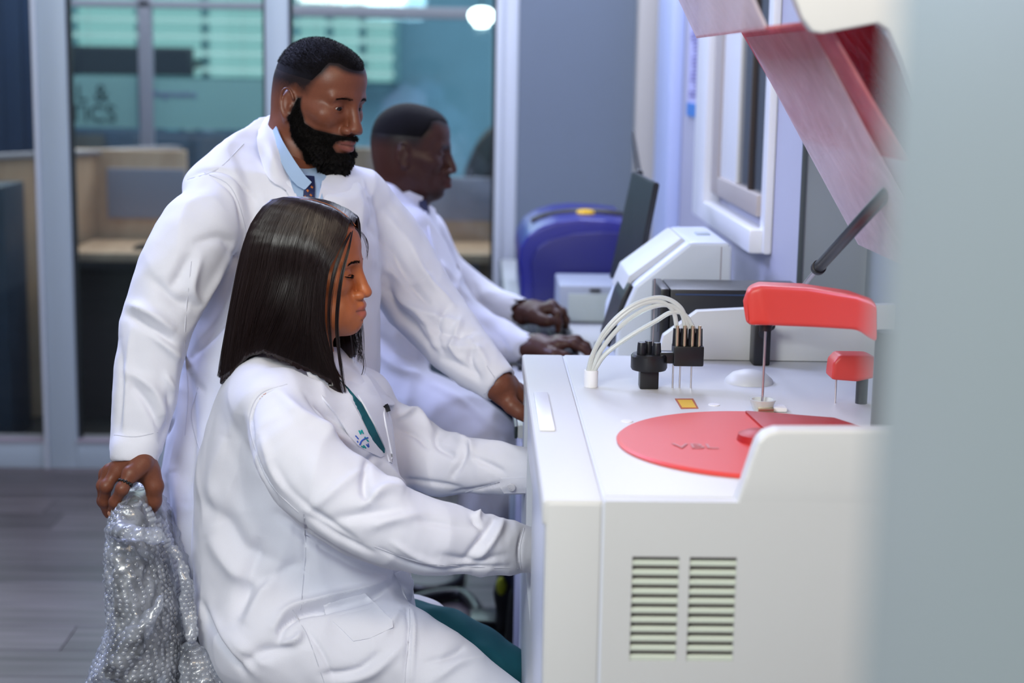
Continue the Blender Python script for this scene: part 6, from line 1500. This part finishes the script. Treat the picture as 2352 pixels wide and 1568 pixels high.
# man 1 trousers and shoes below the coat hem
tk = Sculpt()
P_, r_ = PC([(470, 1200, 3.02, 110), (460, 1400, 3.02, 92), (455, 1700, 3.02, 70), (450, 1980, 3.02, 58)]); tk.chain(P_, r_, k=.02)
P_, r_ = PC([(640, 1200, 3.14, 110), (650, 1400, 3.14, 92), (650, 1650, 3.14, 70), (650, 1920, 3.14, 58)]); tk.chain(P_, r_, k=.02)
cloth_obj('trousers', tk, .010, 'black_cloth', man1, (), .003, 35)
for px_, py_, Y_ in ((450, 1980, 3.02), (650, 1920, 3.14)):
    g0 = W(px_, py_, Y_); x0 = g0[0]; sk_ = Sculpt()
    sk_.cone((x0-.03, Y_+.02, .05), (x0+.03, Y_-.01, .05), .044, .042, .02); sk_.cone((x0+.02, Y_-.01, .042), (x0+.13, Y_-.07, .032), .040, .032, .02); sk_.cone((x0-.02, Y_, .06), (x0-.01, Y_, .16), .045, .052, .02)
    sk_.half((0, 0, 0.004), (0, 0, -1), (x0-.2, Y_-.2, -.1), (x0+.3, Y_+.2, .1))
    v_, q_ = sk_.mesh(.008); link('shoe', mesh_np('shoe', smooth_v(v_, q_, 2), q_), 'black_cloth', man1)
# ------------------------------------------------------------------ chair in bubble wrap
mat('chair_grey', (.022, .024, .028), .7, bump=.3, bscale=600)
m = bpy.data.materials.new('bubble_film'); m.use_nodes = True; nt = m.node_tree; nt.nodes.clear(); M['bubble_film'] = m
o = nt.nodes.new('ShaderNodeOutputMaterial'); t = nt.nodes.new('ShaderNodeBsdfTransparent'); d = nt.nodes.new('ShaderNodeBsdfDiffuse'); g = nt.nodes.new('ShaderNodeBsdfGlossy'); a = nt.nodes.new('ShaderNodeMixShader'); b = nt.nodes.new('ShaderNodeMixShader')
d.inputs[0].default_value = (.62, .66, .74, 1); g.inputs['Roughness'].default_value = .25; t.inputs[0].default_value = (.93, .94, .96, 1)
tc = nt.nodes.new('ShaderNodeTexCoord'); n = nt.nodes.new('ShaderNodeTexNoise'); n.inputs['Scale'].default_value = 22; n.inputs['Detail'].default_value = 6; nt.links.new(tc.outputs['Object'], n.inputs['Vector'])
mr = nt.nodes.new('ShaderNodeMapRange'); mr.inputs[1].default_value = .35; mr.inputs[2].default_value = .7; mr.inputs[3].default_value = .10; mr.inputs[4].default_value = .52; nt.links.new(n.outputs['Fac'], mr.inputs[0])
nt.links.new(mr.outputs[0], a.inputs[0]); nt.links.new(t.outputs[0], a.inputs[1]); nt.links.new(d.outputs[0], a.inputs[2]); b.inputs[0].default_value = .13; nt.links.new(a.outputs[0], b.inputs[1]); nt.links.new(g.outputs[0], b.inputs[2]); nt.links.new(b.outputs[0], o.inputs[0])
YC = 2.80
cx_ = W(330, 1400, YC)[0]
ch = thing('office_chair', (W(600, 1600, YC)[0], YC, 0), 'office chair wrapped in bubble wrap under the seated woman', 'chair')
rowsw = [(1130, 284, 338, 2.80, .075), (1165, 272, 360, 2.80, .12), (1210, 264, 378, 2.80, .16), (1260, 268, 394, 2.80, .18), (1320, 270, 416, 2.80, .19), (1380, 276, 428, 2.80, .20), (1430, 262, 440, 2.80, .20), (1480, 240, 446, 2.80, .20), (1530, 222, 452, 2.80, .20), (1590, 205, 470, 2.80, .20), (1680, 215, 480, 2.80, .18)]
bs = Sculpt(); bs.stack(px_rows([(a+8, b+16, c-14, d_, e_-.015) for a, b, c, d_, e_ in rowsw[:8]]), k=.02, e=2.6)
v_, q_ = bs.mesh(.008); link('backrest', mesh_np('backrest', smooth_v(v_, q_, 3), q_), 'chair_grey', ch)
ws = Sculpt(); ws.stack(px_rows(rowsw), k=.02, e=2.4)
P_, r_ = PC([(262, 1215, 2.66, 17), (290, 1222, 2.62, 18), (330, 1228, 2.61, 17), (372, 1232, 2.64, 14)]); ws.chain(P_, r_, k=.02)
P_, r_ = PC([(368, 1378, 2.60, 10), (340, 1430, 2.59, 14), (290, 1490, 2.59, 16), (235, 1550, 2.62, 18), (215, 1590, 2.64, 18)]); ws.chain(P_, r_, k=.025)
P_, r_ = PC([(400, 1260, 2.72, 10), (425, 1330, 2.70, 14), (432, 1400, 2.70, 15), (440, 1460, 2.68, 16)]); ws.chain(P_, r_, k=.02)
v_, q_ = ws.mesh(.0055); v_ = smooth_v(v_, q_, 2); n_ = normals(v_, q_); v_ = v_+n_*(noise(v_, 16, 3, True)*.004+noise(v_, 38, 5)*.0022)[:, None]; n_ = normals(v_, q_)
wr_ = link('wrap_film', mesh_np('wrap_film', v_, q_), 'bubble_film', ch)
def bubbles(v, q, n, px_lo, px_hi, name, parent, pitch=.0092, rad=.0043, mat_='bubble_film'):
    """bubbles in staggered rows over the film, wherever it faces outward"""
    bv = bvh_of(v, q); z0, z1 = v[:, 2].min(), v[:, 2].max(); V = []; Fc = []; k = 0; ring = 7; row = 0; z = z0
    dome = [(1.0, 0), (.82, .30), (.45, .46)]
    while z < z1:
        sl = v[np.abs(v[:, 2]-z) < .012]
        if len(sl) > 6:
            c = (sl.min(0)+sl.max(0))/2; R0 = np.linalg.norm(sl[:, :2]-c[:2], axis=1).mean(); nb = int(2*math.pi*R0/pitch)
            for i in range(nb):
                th = 2*math.pi*(i+.5*(row % 2))/nb+.02*math.sin(z*90); d = Vector((math.cos(th), math.sin(th), 0))
                if d.y > .55: continue
                h = bv.ray_cast(Vector((c[0], c[1], z))+d*.6, -d)
                if h[0] is None: continue
                N_ = np.array(h[1]); P = np.array(h[0]); t1 = nrm(np.cross(N_, [0, 0, 1.])); t2 = np.cross(N_, t1)
                for r_, hh in dome:
                    for j in range(ring): a = 2*math.pi*j/ring; V.append(P+(t1*math.cos(a)+t2*math.sin(a))*rad*r_+N_*rad*hh)
                V.append(P+N_*rad*.50)
                for l in range(2):
                    for j in range(ring): Fc.append((k+l*ring+j, k+l*ring+(j+1) % ring, k+(l+1)*ring+(j+1) % ring, k+(l+1)*ring+j))
                for j in range(ring): Fc.append((k+2*ring+j, k+2*ring+(j+1) % ring, k+3*ring))
                k += 3*ring+1
        z += pitch*.87; row += 1
    return link(name, mesh_np(name, V, Fc), mat_, parent, kind='stuff')
bubbles(v_, q_, n_, None, None, 'wrap_bubbles', ch)
# seat, wrapped, with column and star base
sxm, szt = W(690, 1600, YC)[0], W(690, 1655, YC)[2]
ss = Sculpt(); ss.chain([(sxm-.22, YC, szt-.03), (sxm-.05, YC, szt-.05), (sxm+.20, YC, szt-.05)], [.12, .15, .14], .03, flat=(np.array([0, 0, 1.]), .30)); ss.ell((sxm-.02, YC, szt-.05), (.25, .23, .05), .03)
sv, sq = ss.mesh(.009); link('seat', mesh_np('seat', sv, sq), 'chair_grey', ch)
sw = Sculpt(); P_, r_ = PC([(440, 1500, 2.70, 26), (455, 1545, 2.68, 40), (480, 1600, 2.68, 60), (520, 1660, 2.70, 60)]); sw.chain(P_, r_, k=.03); sw.ell((sxm-.20, YC-.02, szt-.03), (.12, .20, .06), .04)
sv, sq = sw.mesh(.006); sn = normals(sv, sq); sv = sv+sn*(noise(sv, 22, 6, True)*.005)[:, None]; link('seat_wrap', mesh_np('seat_wrap', sv, sq), 'bubble_film', ch); bubbles(sv, sq, sn, None, None, 'seat_bubbles', ch)
MB().box(W(330, 1560, YC)[0]-.02, W(330, 1560, YC)[0]+.02, YC-.03, YC+.03, szt-.12, W(330, 1470, YC)[2], .01).build('back_bracket', 'black_plastic', ch); MB().box(W(330, 1560, YC)[0], sxm, YC-.03, YC+.03, szt-.13, szt-.10, .006).build('seat_bar', 'black_plastic', ch)
MB().cyl((sxm-.02, YC, .09), (sxm-.02, YC, szt-.10), .027, seg=20).build('column', 'black_plastic', ch)
for i in range(5): aa = i*1.257+.5; q = (sxm-.02+.28*math.cos(aa), YC+.28*math.sin(aa)); MB().cyl((sxm-.02, YC, .10), (q[0], q[1], .065), .022, .015, 12).ball((q[0], q[1], .028), .028, 14).build('leg', 'black_plastic', ch)
# ------------------------------------------------------------------ marks on the woman's coat
mat('logo_teal', (.0, .33, .33), .6); mat('logo_blue', (.03, .10, .50), .6)
def on_coat(body, px, py, size, rot, m, bvh=None):
    d = Vector(ray(px, py)).normalized(); h = (bvh or bc2).ray_cast(Vector(CO), d)
    if h[0] is None: return None
    n = -Vector(AF)*.6+h[1]*.4; n.normalize(); x = Vector(AR).cross(n).cross(n)*-1; x.normalize(); y = n.cross(x)
    mt = Matrix(((x.x, y.x, n.x, 0), (x.y, y.y, n.y, 0), (x.z, y.z, n.z, 0), (0, 0, 0, 1)))
    return Matrix.Translation(h[0]+h[1]*.0045) @ mt @ Matrix.Rotation(R_(rot), 4, 'Z')
lp_ = [o for o in wom.children if o.name.startswith('lapel')][-1]; w0 = _origin(wom)
bl2 = BVHTree.FromPolygons([tuple(v.co+w0) for v in lp_.data.vertices], [tuple(p.vertices) for p in lp_.data.polygons])
def logo_px(shapes, m, name, w=2.2):
    for s_ in shapes: 
        o = ribbon(name, s_, [w]*2, bl2, m, wom, .0006, .0006, 4)
logo_px([[(826, 1022), (830, 1013), (838, 1007), (845, 1005)]], 'logo_blue', 'logo_arc', 3.2)
logo_px([[(816, 1000), (823, 1008)], [(820, 1012), (822, 1016)], [(841, 1020), (846, 1027)], [(845, 1018), (847, 1026)]], 'logo_blue', 'logo_letter')
logo_px([[(824, 988), (828, 997)], [(828, 997), (830, 987)], [(830, 987), (834, 996)], [(837, 1003), (841, 1008)], [(842, 1009), (846, 1014)], [(829, 1024), (836, 1028)], [(834, 1022), (840, 1029)]], 'logo_teal', 'logo_letter', 2.6)
o = ribbon('pen_clip', [(879, 932), (883, 938), (886, 947)], [5, 3], bc2, 'black_cloth', wom, .008, .001, 4)
